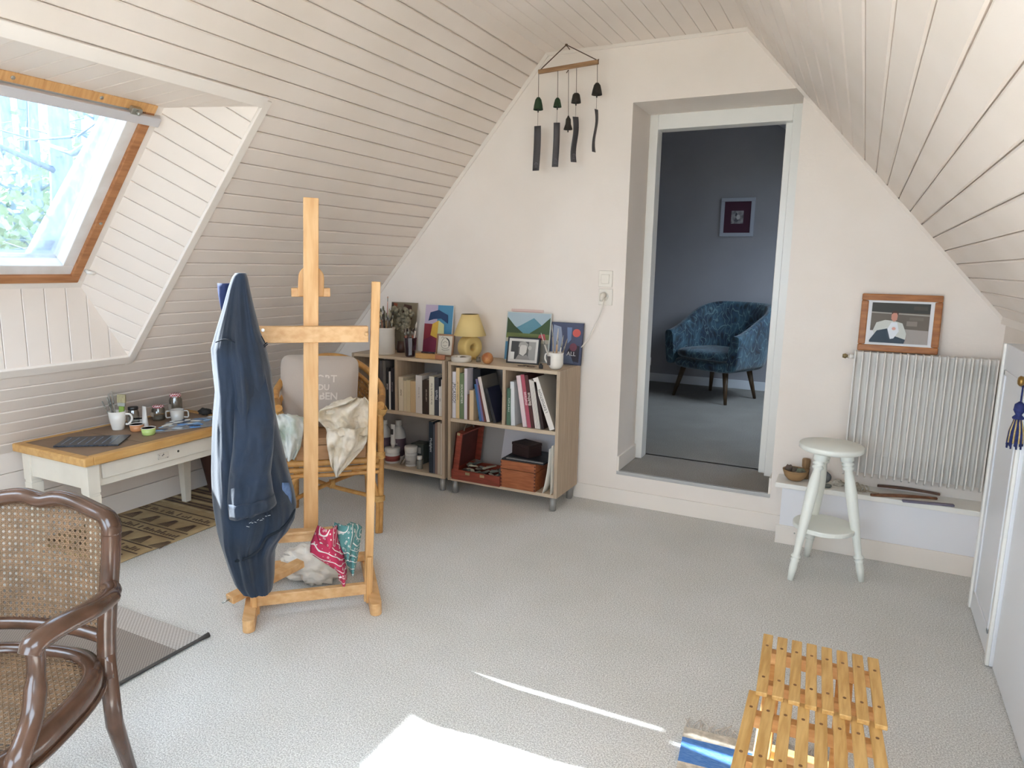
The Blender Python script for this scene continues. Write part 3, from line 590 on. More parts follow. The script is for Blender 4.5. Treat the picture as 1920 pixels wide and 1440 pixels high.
mx = nt.nodes.new('ShaderNodeMix'); mx.data_type = 'RGBA'; mx.inputs[0].default_value = .45; nt.links.new(r1.outputs[0], mx.inputs[6]); nt.links.new(r2.outputs[0], mx.inputs[7]); nt.links.new(mx.outputs[2], pr.inputs['Base Color'])
def shell(u, v):
    # u around (0 left arm front .. 1 right arm front), v cross-section loop
    a = math.pi*(1.0+.0)*(u) ; t = abs(u-.5)*2
    rx, ry = .36, .36
    if u < .22: px, py = -rx+.01, -.30+.42*(u/.22)
    elif u > .78: px, py = rx-.01, -.30+.42*((1-u)/.22)
    else:
        aa = math.pi*(1-(u-.22)/.56); px, py = (rx-.01)*math.cos(aa), .12+.26*math.sin(aa)
    out = V((px, max(0, py-.12)*1.2, 0)); out = out.normalized() if out.length > 1e-6 else V((0, 1, 0))
    top = .62+.27*(.5-.5*math.cos(math.pi*max(0, min(1, (1-t)*1.25))))**.8; bot = .31
    flare = .06
    ang = 2*math.pi*v; th = .045
    zc = (top+bot)/2; hz = (top-bot)/2
    zz = math.sin(ang); sg = math.copysign(abs(zz)**.35, zz); xx = math.cos(ang); sx2 = math.copysign(abs(xx)**.5, xx)
    z = zc+hz*sg; lean = flare*((z-bot)/.55)
    return V((px, py, 0))+out*(th*sx2+lean-.02)+V((0, 0, z))
b = B().grid(shell, 40, 14, cv=True); n = 14
b.f += [tuple(range(n)), tuple(range(39*n+n-1, 39*n-1, -1))]; b.sm += [False, False]
b.build('shell', mf, ac)
def cush(w, d, z0, z1, y0, puff=.02):
    def fn(u, v):
        a = 2*math.pi*u; ex = .35
        x = math.copysign(abs(math.cos(a))**ex, math.cos(a)); y = math.copysign(abs(math.sin(a))**ex, math.sin(a)); bb = math.pi*(v-.5)
        k = abs(math.cos(bb))**.35; return V((x*w/2*k, y0+y*d/2*k, (z0+z1)/2+(z1-z0)/2*math.copysign(abs(math.sin(bb))**.7, math.sin(bb))))
    return B().grid(fn, 32, 11, cu=True)
cush(.66, .62, .27, .38, 0.0).build('seat_base', mf, ac); cush(.58, .58, .37, .47, -.03).build('seat_cushion', mf, ac)
M_leg = mat('walnut_leg', '5b4630', .45, var=8, col2='46331f', sc=(8, 8, 1))
for fx, fy in ((-.29, -.27), (.29, -.27), (-.25, .25), (.25, .25)):
    B().tube([(fx*.78, fy*.78, .30), (fx, fy, 0)], [.028, .014], 12).build('leg', M_leg, ac)
# ================================================================== BOOKCASES
YF, YK = 3.526, 3.846
M_oak = mat('grey_oak', 'b9a58e', .55, var=4, col2='a8937b', sc=(30, 30, 1.2), bump=(12, .04)); M_oake = mat('oak_edge', 'c9b69d', .5, var=4, col2='bba78d', sc=(1, 30, 30))
M_back = mat('case_back', 'aaa39d', .7)
def bookcase(x0, x1, lab, xd):
    t = thing('bookcase', lab, 'bookcase', ((x0+x1)/2, (YF+YK)/2, 0)); T = .02
    BX = lambda a, c, nm, m: B().box(a, c).build(nm, m, t, world=True, bevel=.0015)
    BX((x0, YF, .085), (x0+T, YK, .822), 'side_panel', M_oak); BX((x1-T, YF, .085), (x1, YK, .822), 'side_panel', M_oak)
    BX((x0+T, YF, .802), (x1-T, YK, .822), 'top_panel', M_oake); BX((x0+T, YF, .085), (x1-T, YK, .105), 'bottom_panel', M_oake)
    BX((x0+T, YF+.002, .455), (x1-T, YK, .477), 'shelf', M_oake); BX((xd-.01, YF+.003, .477), (xd+.01, YK-.01, .802), 'divider', M_oak)
    BX((x0+.005, YK-.006, .09), (x1-.005, YK+.002, .818), 'back_panel', M_back)
    for x in (x0+.035, x1-.035):
        for y in (YF+.035, YK-.035): B().lathe([(.016, 0), (.019, .002), (.019, .085)], 16, Matrix.Translation((x, y, 0))).build('leg', mat('brushed_steel', '9a9894', .5, .5), t, world=True)
bookcase(-2.912, -2.206, 'pale oak bookcase in the corner under the slope, behind the rattan chair', -2.568)
bookcase(-2.184, -1.456, 'pale oak bookcase beside the doorway with its side panel showing', -1.806)
SZ = .4775; BZ = .1055
def bx_(px, py=760): return on(px, py, 1, YF+.01).x
def book(x0, w, h, d, col, lab, lean=0, z=SZ, page='d8cfc0', yoff=0, cover=None, grp='books on the bookcase shelves', spine=None, tcol='2a2622', tsize=.02, tx=0, rz=0):
    """upright book: spine faces the room; lean > 0 tips its top towards the left"""
    t = thing('book', lab, 'book', (x0+w/2, YF+.012+yoff, z), rot=(0, -lean, rz), group=grp); c = min(.0025, w*.18)
    m = mat('cover_'+(cover or col), cover or col, .5, var=14, col2=cover or col); ms = mat('cover_'+col, col, .5)
    # cover: two boards joined by the spine
    lift = abs(math.sin(lean))*w/2
    L = Matrix.Translation((0, 0, lift))
    B().box((-w/2, 0, 0), (-w/2+c, d, h), L).box((w/2-c, 0, 0), (w/2, d, h), L).build('cover', m, t)
    B().box((-w/2, -.001, 0), (w/2, .0015, h), L).build('spine', ms, t, bevel=.0008)
    B().box((-w/2+c, .002, .002), (w/2-c, d-.003, h-.003), L).build('pages', mat('pages_'+page, page, .8), t)
    if spine: text(t, spine, tsize, L @ Matrix.Translation((tx, -.0012, h*.55 if len(spine) > 1 else h*.5)) @ Matrix.Rotation(math.pi/2, 4, 'X') @ Matrix.Rotation(math.pi/2 if tcol[0] != '!' else -math.pi/2, 4, 'Z'), mat('type_'+tcol.strip('!'), tcol.strip('!'), .6))
    return t
def pbook(xl, xr, yt, col, lab, lean=0, **k):
    """book placed from the photograph: left/right edges at the shelf and top edge, in pixels"""
    x0, x1 = bx_(xl), bx_(xr); z = k.get('z', SZ); h = on((xl+xr)/2, yt, 1, YF+.01).z-z; h = min(h, .31)
    return book(x0, x1-x0, h, k.pop('d', min(.24, max(.13, h*.72))), col, lab, lean, **k)
# left bookcase, left cell (partly behind the rattan chair)
pbook(712, 717.5, 668, '4c4a4b', 'tall charcoal book, first on the shelf behind the rattan chair')
pbook(718, 723.5, 671, '6a6460', 'tall grey book beside the charcoal one behind the rattan chair')
pbook(724, 729, 690, '1f1c1d', 'black book with white spine lettering behind the rattan chair', spine='VENISE', tcol='d9d4cc', tsize=.013)
pbook(729.3, 732.3, 697, 'd9d5d0', 'very thin white book between two black ones')
pbook(733, 739, 690, '262126', 'black book against the left bookcase divider with grey lettering', spine='PEINTURE', tcol='8d8a90', tsize=.014)
# left bookcase, right cell
pbook(747.5, 756, 707, 'd9ccb4', 'cream paperback with brown title, first right of the left divider', spine='Sumer', tcol='4a3b2c', tsize=.016, tx=0)
pbook(756.5, 762.4, 714, 'd2c3a4', 'narrow cream paperback, second right of the left divider')
pbook(762.6, 769, 713, 'cfbf9c', 'narrow cream paperback with a dotted title, third right of the left divider', spine='. . . . . .', tcol='5c4c38', tsize=.014)
pbook(769.3, 779, 715, 'c9ac84', 'thick tan paperback with plain spine in the left bookcase')
pbook(779.3, 791.2, 704, 'cfc8c2', 'thick pale grey paperback with a black label at its foot', spine='l e   m u s e e', tcol='4a4444', tsize=.012)
pbook(791.5, 794.5, 713, '3a2e26', 'thin dark brown paperback beside the pale grey one')
pbook(794.8, 804, 712, '35271f', 'dark brown book with scratched white title', spine='l ART DU XX', tcol='cabfae', tsize=.013)
pbook(804.3, 814, 706, 'd6d0be', 'ivory paperback with bold black title beside the slate one', spine='On ne a Faunt Sa Coji', tcol='211d1a', tsize=.015)
pbook(814.3, 822.5, 708, '3d3f47', 'slate grey book lettered March', spine='March', tcol='d8d8dc', tsize=.024)
pbook(822.8, 826.4, 725, 'd7d3cb', 'small slim white book at the right end of the left bookcase', spine='essai', tcol='3a3632', tsize=.01)
pbook(826.8, 830, 712, 'ccc4b8', 'slim off-white book against the right side of the left bookcase')
# right bookcase, left cell
pbook(848, 854.3, 697, 'd9d5da', 'white book with bold black title PICASSO', spine='\u00a1PICASSO!', tcol='!111111', tsize=.029, tx=.0)
pbook(854.6, 861, 688, 'd3b88c', 'tall sand coloured book beside the one titled PICASSO', spine='LES INSTANTS PERDUS', tcol='!6b4f33', tsize=.011)
pbook(861.6, 869.2, 700, '6f7f5c', 'green and grey illustrated book in the right bookcase', spine='SOUCHETIER', tcol='!e2e0d4', tsize=.02)
pbook(870, 875.6, 690, 'd5cdd2', 'tall narrow lilac white book beside the green one')
pbook(876, 879.4, 740, '6a4733', 'thin rust brown book behind the small cream one')
pbook(880, 887.6, 732, 'd6bd98', 'small cream book standing right of the rust brown one', yoff=.0)
book(bx_(877), .05, .305, .2, '15171c', 'tall black book at the back of the right bookcase', yoff=.06, z=SZ)
pbook(899, 903.5, 721, '3f6b9a', 'blue book leaning left in the right bookcase', lean=.17)
pbook(904.2, 907.5, 711, '6f6b96', 'violet blue slim book leaning on the blue one', lean=.19)
pbook(908, 911.4, 722, '6d3a34', 'slim brick red book leaning beside the violet one', lean=.20)
pbook(913, 919, 707, 'd6cbc4', 'white book with grey photographic cover leaning left', lean=.24, cover='6d6860')
pbook(926, 931, 728, '2a2a2c', 'dark book with black and white chequered spine leaning left', lean=.30, cover='23263c')
# right bookcase, right cell
pbook(950, 957.6, 728, '4d6a56', 'green illustrated book beside the right divider', spine='PUITS de BALE', tcol='!d8d8cc', tsize=.013)
pbook(958.5, 966, 716, 'cfd2d4', 'pale grey book with a small black dot', lean=.04)
pbook(981, 989, 705, 'd9c4c4', 'pale pink book leaning left', lean=.165)
pbook(989.6, 996.6, 703, 'a94f5e', 'rose and dark red book lettered matisse leaning left', lean=.165, spine='matisse', tcol='f0dcdc', tsize=.026, cover='5e1f26')
pbook(997.2, 1003.2, 704, '4a2320', 'dark brown book lettered Balthus leaning left', lean=.165, spine='Balthus', tcol='efe6dc', tsize=.026)
for i in range(4): pbook(1004.2+i*2.5, 1006.2+i*2.5, 712+i, 'd8cfc8', 'thin white exhibition booklet leaning beside the dark brown book', lean=.165, grp='thin white booklets in the right bookcase')
pbook(1016, 1021, 716, '33211d', 'thin dark brown book behind the large white leaning one', lean=.2)
pbook(1032, 1042, 703, 'ddd6ce', 'large white book with a dark painting on its cover, leaning left', lean=.37, spine="L'EXPOSITION", tcol='3a332e', tsize=.022, cover='b9b2a6')
# ---- lower left compartment: bottles, pots
M_milky = mat('milky_plastic', 'c9c6c2', .35); M_cap = mat('white_cap', 'd4d0ca', .4); M_lab = mat('label_violet', '5d4a55', .6); M_labd = mat('label_dark', '4a423e', .6); M_red = mat('label_red', '8c4038', .6)
def LB(px, py): p = on(px, py, 2, BZ); return V((p.x, p.y, BZ))
def bottle(px, y, s, lab, h=.26, r=.045, lm=M_lab, nm='plastic_bottle', txt=None):
    x = on(px, 850, 1, y).x; t = thing(nm, lab, 'bottle', (x, y, BZ))
    B().lathe([(0, 0), (r*.95, 0), (r, .006), (r, h*.62), (r*.85, h*.74), (r*.4, h*.86), (r*.36, h*.88)], 24).build('body', M_milky, t)
    B().lathe([(r*.42, h*.87), (r*.44, h*.875), (r*.44, h), (0, h)], 18).build('cap', M_cap, t)
    B().lathe([(r*1.01, h*.1), (r*1.01, h*.55)], 24).build('label', lm, t)
    if txt: text(t, txt, .018, Matrix.Translation((0, -r*1.03, h*.42)) @ Matrix.Rotation(math.pi/2, 4, 'X'), M_cap, sx=.8)
bottle(722, 3.70, 1, 'milky plastic bottle with violet label, partly behind the rattan chair leg', .255, .042)
bottle(748, 3.71, 1, 'milky plastic bottle with violet label and white writing', .262, .046, txt='DECOR')
def pot(px, y, r, h, lab, lm, band=(.15, .5)):
    x = on(px, 870, 1, y).x; t = thing('paint_pot', lab, 'pot', (x, y, BZ))
    B().lathe([(0, 0), (r*.94, 0), (r*.97, .004), (r*.97, h*.72), (0, h*.72)], 28).build('body', M_milky, t)
    B().lathe([(r, h*.7), (r*1.02, h*.72), (r*1.02, h*.96), (r*.97, h), (0, h)], 28).build('lid', M_cap, t)
    B().lathe([(r*.985, h*band[0]), (r*.985, h*band[1])], 28).build('label', lm, t); return t
t0 = pot(736, 3.62, .05, .098, 'low white pot with red label carrying a paint tube on its lid', M_red)
tb = thing('paint_tube', 'white paint tube standing cap down on the low white pot', 'paint tube', MW[t0].translation+V((.006, 0, .0985)))
B().lathe([(.011, 0), (.012, .018), (.015, .02), (.0165, .03)], 16).build('cap', M_cap, tb)
B().grid(lambda u, v: V((math.cos(2*math.pi*u)*(.0165), math.sin(2*math.pi*u)*(.0165*(1-v)+.001), .03+.125*v)), 16, 6, cu=True).build('tube', mat('tube_white', 'cfcbc6', .4), tb)
B().box((-.006, -.0166, .09), (.008, -.008, .125)).build('label', M_labd, tb)
tp = pot(771, 3.62, .042, .128, 'tall white pot with printed label beside the paint tube pot', mat('label_grey', 'b4afaa', .6), (.1, .55))
text(tp, 'GESSO', .014, Matrix.Translation((.0, -.0425, .035)) @ Matrix.Rotation(math.pi/2, 4, 'X'), M_labd)
x = on(787, 880, 1, 3.58).x; t = thing('glass_bottle', 'small clear bottle with white cap in the lower left compartment', 'bottle', (x, 3.58, BZ))
B().lathe([(0, 0), (.018, 0), (.019, .003), (.019, .055), (.011, .064), (.0, .064)], 18).build('body', mat('smoky_glass', '7d7a70', .15, spec=.6), t); B().lathe([(.0155, .062), (.016, .064), (.016, .084), (0, .085)], 18).build('cap', M_cap, t)
x = on(750, 885, 1, 3.575).x
for k in range(3):
    o = B().tube([(0, 0, 0), (.012, .004, .035), (.03, .01, .06)], [.011, .012, .004], 8, flat=.5).build('used_tube', mat('used_tube', '9d9288', .45, .2)); o.location = (x+.016*k, 3.572+.006*k, BZ+.012); o.rotation_euler = (0, .15*k, .2*k); tag(o, 'crumpled small paint tube leaning in front of the tall white pot', 'paint tube', 'crumpled tubes in the lower left compartment')
o = thing('slide_box', 'grey plastic box behind the small clear bottle', 'box', (on(790, 850, 1, 3.72).x, 3.72, BZ)); B().box((-.05, -.05, 0), (.05, .05, .13)).build('body', mat('dark_green_box', '4a4f49', .5), o, bevel=.004); B().box((-.02, -.052, .07), (.03, -.05, .11)).build('label', mat('label_grey'), o)
def lbook(xl, xr, yt, col, lab, **k):
    x0, x1 = bx_(xl, 840), bx_(xr, 840); h = on((xl+xr)/2, yt, 1, YF+.01).z-BZ; return book(x0, x1-x0, h, .22, col, lab, z=BZ, grp='large books in the lower left compartment', **k)
lbook(804, 811.5, 791, '1d2630', 'tall black book lettered Modigliani in the lower left compartment', spine='Modigliani', tcol='!cfd2d6', tsize=.022)
lbook(811.8, 815, 796, '4a4c55', 'thin slate book beside the one lettered Modigliani')
lbook(815.3, 819.6, 793, '8a6f62', 'brownish pink folder in the lower left compartment')
lbook(820, 825, 792, 'b7a793', 'pale tan folder against the right side of the left bookcase')
lbook(825.4, 829.8, 794, 'c2b5a3', 'cream folder at the right end of the lower left compartment')
# ---- lower right compartment: paint box, wooden box, portfolio, papers
M_mah = mat('mahogany', '8c3f2f', .4, var=6, col2='74301f', sc=(2, 14, 14)); M_mahd = mat('mahogany_inside', '5a2a22', .6, var=6, col2='4a211a', sc=(14, 2, 2)); M_box = mat('box_wood', 'a5623c', .45, var=6, col2='8a4c2b', sc=(2, 14, 14))
pbx = thing('paint_box', 'open red-brown wooden paint box full of used paint tubes', 'paint box', (-1.97, 3.66, BZ))
x0, x1, y0, y1 = on(846, 905, 1, 3.50).x, on(936, 915, 1, 3.50).x, 3.50, 3.72
for a, c in (((x0, y0, BZ), (x1, y0+.012, BZ+.062)), ((x0, y1-.012, BZ), (x1, y1, BZ+.062)), ((x0, y0+.012, BZ), (x0+.012, y1-.012, BZ+.062)), ((x1-.012, y0+.012, BZ), (x1, y1-.012, BZ+.062))): B().box(a, c).build('tray_side', M_mah, pbx, world=True, bevel=.002)
B().box((x0+.012, y0+.012, BZ), (x1-.012, y1-.012, BZ+.008)).build('tray_bottom', M_mahd, pbx, world=True)
LM = Matrix.Translation((x0+.004, 0, BZ+.062)) @ Matrix.Rotation(.12, 4, 'Y')
B().box((0, y0, 0), (.008, y1+.06, .235), LM).build('lid', M_mahd, pbx, world=True)
for a, c in (((-.0, y0, 0), (.045, y0+.01, .235)), ((0, y1+.05, 0), (.045, y1+.06, .235)), ((0, y0+.01, .225), (.045, y1+.05, .235))): B().box(a, c, LM).build('lid_side', M_mah, pbx, world=True, bevel=.002)
o = B().tube(smooth_pts([LM @ V((.02, y0+.06, .235)), LM @ V((.02, y0+.075, .265)), LM @ V((.02, y0+.12, .272)), LM @ V((.02, y0+.165, .262)), LM @ V((.02, y0+.18, .235))], 5), .005, 7, flat=.5).build('handle', mat('leather_handle', '6f665c', .6), pbx, world=True)
for x in (x0+.1, x0+.2): B().box((x, y0-.004, BZ+.04), (x+.03, y0, BZ+.056)).build('clasp', mat('brass_clasp', 'c2b48e', .3, .8), pbx, world=True, bevel=.001)
B().box((.012, y0-.003, .22), (.03, y0, .236), LM).build('clasp', mat('brass_clasp'), pbx, world=True)
rnd = random.Random(11); cols = ['9aa093', '777c74', 'b9b6a8', '5c625f', '8a8f86', 'a9a08a', '6b5f55', 'c9c2ae']
for k in range(26):
    c = cols[k % 8]; L = rnd.uniform(.05, .075); r = rnd.uniform(.009, .012); b = B()
    b.grid(lambda u, v: V((math.cos(2*math.pi*u)*r, math.sin(2*math.pi*u)*r*(.25+.75*v), -L/2+L*v*.86)), 10, 5, cu=True); b.lathe([(r*.95, L*.36), (r*.5, L*.4), (r*.55, L*.41), (r*.55, L*.53), (0, L*.53)], 8)
    o = b.build('paint_tube', mat('tube_'+c, c, .4, .25)); a = rnd.uniform(-1.2, 1.2)
    gx = x0+.04+(k % 6)*(x1-x0-.08)/5+rnd.uniform(-.008, .008); gy = y0+.04+(k//6)*.034; o.location = (gx, min(gy, y1-.03), BZ+.040+(.012 if k % 2 else .0)+.016*(k//13)); o.rotation_euler = (math.pi/2+rnd.uniform(-.2, .2), 0, a)
    tag(o, 'used metal paint tube heaped in the open wooden paint box', 'paint tube', 'paint tubes in the paint box')
wb = thing('wooden_box', 'dovetailed reddish wooden box beside the paint box', 'box', (-1.72, 3.6, BZ))
x0, x1, y0, y1 = on(938, 910, 1, 3.515).x, on(1003, 922, 1, 3.515).x, 3.515, 3.72; zt = BZ+.165
B().box((x0, y0, BZ), (x1, y1, BZ+.112)).build('body', M_box, wb, world=True, bevel=.002); B().box((x0-.001, y0-.001, BZ+.115), (x1+.001, y1, zt)).build('lid', M_box, wb, world=True, bevel=.003)
for xx in (x0, x1-.008):
    for k in range(8): B().box((xx, y0-.0016, BZ+.006+k*.02), (xx+.008, y0-.0004, BZ+.016+k*.02)).build('dovetail', M_mahd, wb, world=True)
pf = thing('portfolio', 'black folder lying open-edged on the wooden box', 'folder', ((x0+x1)/2+.02, 3.6, zt))
M_blk = mat('black_card', '17171a', .45)
B().prism([(x0+.005, y0+.002, zt+.001), (x1+.045, y0+.01, zt+.001), (x1+.06, y1+.04, zt+.001), (x0+.0, y1+.03, zt+.001)], (0, 0, .007)).build('cover', M_blk, pf, world=True)
B().prism([(x0+.03, y0+.012, zt+.008), (x1+.04, y0+.016, zt+.008), (x1+.05, y1+.03, zt+.008), (x0+.03, y1+.02, zt+.008)], (0, 0, .005)).build('sheets', mat('grey_sheets', '8e8b88', .7), pf, world=True)
B().prism([(x0+.02, y0+.03, zt+.013), (x1+.045, y0+.02, zt+.013), (x1+.05, y1+.03, zt+.013), (x0+.02, y1+.02, zt+.013)], (0, 0, .005)).build('cover', M_blk, pf, world=True)
db = thing('lidded_box', 'small dark brown box on top of the black folder', 'box', (on(985, 860, 1, 3.62).x, 3.63, zt+.0181), rz=-.35)
B().box((-.07, -.05, 0), (.07, .06, .055)).build('body', mat('dark_box', '33211f', .5, var=6, col2='2a1a18'), db, bevel=.002); B().box((-.0715, -.0515, .056), (.0715, .0615, .074)).build('lid', mat('dark_box'), db, bevel=.002)
o = thing('drawing_board', 'pale board standing against the back of the lower right compartment', 'board', (-1.75, YK-.03, BZ)); B().prism([(-1.98, YK-.02, BZ), (-1.52, YK-.02, BZ), (-1.52, YK-.03, .44), (-1.93, YK-.03, .445)], (0, .008, 0)).build('sheet', mat('board_white', 'd9d4d6', .7), o, world=True)
for i, (xa, ln, c, lab) in enumerate(((-1.49, .03, 'cfc6b8', 'cream folder standing against the right side of the lower right compartment'), (-1.507, .10, 'd9d3c8', 'bent sheaf of white paper beside the cream folder'))):
    o = thing('paper_folder', lab, 'folder', (xa, 3.6, BZ))
    B().grid(lambda u, v: V((xa-ln*(1-v)**2*.35*(1 if i else .2)-.0, YF-.004+.25*u, BZ+.001+.285*v-.02*i*v)), 4, 8).build('sheet', mat('folder_'+c, c, .7), o, world=True, solid=.004)
# ================================================================== THINGS ON TOP OF THE BOOKCASES
ZT = .8225
def TP(px, py): p = on(px, py, 2, ZT); return V((p.x, min(p.y, YK-.01), ZT))
M_cer = mat('stoneware', 'd6cfc4', .35, var=4, col2='cbc3b7')
# crock with brushes
p = V((on(723, 664, 1, 3.60).x, 3.60, ZT)); ck = thing('stoneware_crock', 'cream stoneware crock on the left bookcase, full of long brushes', 'crock', p)
B().lathe([(0, 0), (.058, 0), (.061, .004), (.061, .158), (.064, .162), (.064, .17), (.058, .17), (.057, .02), (0, .018)], 32).build('body', M_cer, ck)
rnd = random.Random(3); hc = ['8a6f4e', '5e4a36', 'a08a68', '6f6a52', '3d332b', '8d5f4a']; tc_ = ['3b332b', '9a9078', '6d6a56', 'b0a58a']
def brush(base, d, L, r, hcol, tcol, lab, grp, hr=None, nm='paint_brush', tl=.03, flatk=1.0):
    t = thing(nm, lab, 'brush', base, group=grp); d = V(d).normalized(); e = V((0, 0, 0))
    B().tube([e, d*L*.5, d*(L-tl-.02)], [r*.6, r, r*.8], 6).build('handle', mat('hnd_'+hcol, hcol, .5), t)
    B().tube([d*(L-tl-.02), d*(L-tl)], [r*.9, r*1.1], 7).build('ferrule', mat('ferrule', '9b9a92', .35, .8), t)
    B().tube([d*(L-tl), d*(L-tl*.5), d*L], [r*1.1, r*1.4, r*.5], 7, flat=flatk).build('bristles', mat('tip_'+tcol, tcol, .9), t)
for k in range(24):
    a = k*2.4; rr = .038*math.sqrt((k+1)/24); base = p+V((rr*.6*math.cos(a), rr*.6*math.sin(a), .022)); d = V((math.cos(a)*(.04+.13*rr/.038), math.sin(a)*(.04+.10*rr/.038)-.02, 1))
    brush(base, d, rnd.uniform(.2, .29), .005, hc[k % 6], tc_[k % 4], 'long paint brush standing in the cream stoneware crock', 'brushes in the stoneware crock')
brush(p+V((.004, .0, .022)), (.04, .02, 1), .345, .003, 'b77f6b', 'c49a80', 'tall pinkish knitting needle standing in the stoneware crock', None, nm='needle', tl=.012)
# dried flowers behind the crock
df = thing('dried_bouquet', 'bunch of dried grey-green flowers behind the dark glass tumbler', 'dried flowers', V((on(752, 668, 1, 3.72).x, 3.72, ZT)))
b = B(); b2 = B(); rnd = random.Random(8); Pd = MW[df].translation
for k in range(60):
    tx, tz = rnd.uniform(-.075, .075), rnd.uniform(.14, .29); q = V((tx, rnd.uniform(-.03, .03), tz)); b.tube([V((tx*.15, 0, .02)), V((tx*.5, q.y*.5, tz*.55)), q], .0012, 4); b2.blob(q, rnd.uniform(.010, .02), k, .6, 4, 7, 5)
b.build('stems', mat('dry_stem', '7d735a', .9), df); o = b2.build('flower_heads', mat('dry_heads', '9a917b', .95, var=60, col2='77705c', bump=(90, .6)), df); o['kind'] = 'stuff'
B().lathe([(0, 0), (.026, 0), (.03, .03), (.024, .075), (.02, .075), (.02, .02), (0, .015)], 18).build('vase', mat('brown_vase', '4a3229', .4), df)
# cards and pictures leaning on the wall
def leaner(nm, lab, cat, px0, px1, pyt, y, col, items, th=.004, tilt=-.14, art=True, pyb=None):
    x0, x1 = on(px0, pyt, 1, y).x, on(px1, pyt, 1, y).x; w = x1-x0; h = (on((px0+px1)/2, pyt, 1, y+.02).z-ZT)/math.cos(tilt)
    t = thing(nm, lab, cat, ((x0+x1)/2, y, ZT), rot=(tilt, 0, 0)); B().box((-w/2, 0, 0), (w/2, th, h)).build('sheet', mat('card_'+col, col, .6), t); card_art(t, w*.96, h*.97, 0, items, 0, h*.015); return t, w, h
leaner('painting_card', 'dark brown still-life card behind the stoneware crock', 'card', 727, 776, 567, 3.805, '8d8372', [('7b715c', R4(0, 0, 1, 1)), ('3a2a22', [(0, 1), (.1, 1), (.3, .8), (.35, .5), (.1, .4), (0, .5)]), ('4a2f25', [(.5, .98), (.8, .95), (.85, .7), (.7, .45), (.55, .5), (.45, .8)]), ('8c4a2e', [(.08, 1), (.24, .98), (.2, .86), (.1, .85)]), ('a09580', [(.75, .4), (1, .5), (1, .1), (.75, .1)])])
leaner('abstract_card', 'colourful abstract card in blue, yellow and crimson, leaning on the wall', 'card', 791, 845, 571, 3.80, 'e2ddd6',
    [('4f8fb4', R4(.45, .4, 1, 1)), ('c3b3c8', R4(0, .6, .45, 1)), ('8e3440', R4(0, .05, .5, .6)), ('7c2a48', [(0, 0), (0, .25), (.25, .33), (.6, .2), (.6, 0)]), ('d8b04a', [(.25, .36), (.3, .6), (.52, .68), (.5, .3)]), ('cfd4a0', [(.52, .68), (.72, .6), (.74, .4), (.5, .3)]),
     ('24406a', [(.14, .66), (.2, .84), (.5, .9), (.84, .8), (.86, .62), (.6, .72), (.34, .7)]), ('5d7a3e', [(.6, .3), (.95, .36), (.95, .2), (.62, .12)])])
# small framed sketch
t = thing('sketch_frame', 'small wooden frame with a line sketch in front of the portrait card', 'picture frame', V((on(832, 655, 1, 3.70).x, 3.70, ZT)), rot=(-.22, 0, .16)); M_sf = mat('sketch_frame_wood', 'a57e5e', .5, var=6, col2='90694b', sc=(9, 9, 2))
fw, fh, ft = .118, .142, .011
for a, c in (((-fw/2, 0, 0), (fw/2, .012, ft)), ((-fw/2, 0, fh-ft), (fw/2, .012, fh)), ((-fw/2, 0, ft), (-fw/2+ft, .012, fh-ft)), ((fw/2-ft, 0, ft), (fw/2, .012, fh-ft))): B().box(a, c).build('moulding', M_sf, t, bevel=.001)
B().box((-fw/2+.005, .004, .005), (fw/2-.005, .008, fh-.005)).build('sheet', mat('sketch_paper', 'd8d3c6', .7), t)
b = B()
for pts in ([(.3, .75), (.25, .6), (.3, .42), (.45, .35), (.7, .38), (.78, .55), (.7, .78), (.55, .88), (.42, .86), (.3, .75)], [(.35, .6), (.5, .7), (.65, .62)], [(.22, .85), (.3, .92), (.4, .88)], [(.3, .3), (.5, .25), (.8, .3)], [(.4, .5), (.5, .46), (.6, .5)]): b.tube(smooth_pts([V((-fw/2+.008+(fw-.016)*u, .0035, .008+(fh-.016)*v)) for u, v in pts], 4), .0009, 4)
b.tube(smooth_pts([V((-fw/2+.008+(fw-.016)*u, .003, .008+(fh-.016)*v)) for u, v in [(.55, .86), (.72, .76), (.78, .58), (.76, .45)]], 4), [.002]*2+[.004]*9+[.002]*2, 5); b.build('line_drawing', mat('charcoal_line', '4c4a48', .8), t)
# lamp
p = V((on(884, 655, 1, 3.72).x, 3.70, ZT)); lp = thing('table_lamp', 'small yellow lamp with ring-shaped ceramic base and cone shade', 'lamp', p, rz=1.2); M_ly = mat('lamp_yellow', 'd9bd78', .5); M_sh = mat('shade_yellow', 'e2c98a', .7)
b = B(); b.grid(lambda u, v: V((math.cos(2*math.pi*u)*(.046+.026*math.copysign(abs(math.cos(2*math.pi*v))**.6, math.cos(2*math.pi*v))), .042*math.copysign(abs(math.sin(2*math.pi*v))**.4, math.sin(2*math.pi*v)), .074+math.sin(2*math.pi*u)*(.046+.026*math.copysign(abs(math.cos(2*math.pi*v))**.6, math.cos(2*math.pi*v))))), 40, 18, cu=True, cv=True); b.build('base', M_ly, lp)
B().tube([(0, 0, .14), (0, 0, .18)], .008, 10).build('stem', M_ly, lp); B().box((-.036, -.034, 0), (.036, .034, .012)).build('foot', M_ly, lp, bevel=.004)
B().lathe([(.098, .145), (.10, .146), (.052, .275), (.05, .275), (.098, .147)], 36).build('shade', M_sh, lp)
B().lathe([(.0, .274), (.051, .274)], 24).build('shade_top', mat('shade_inside', 'b59a60', .8), lp)
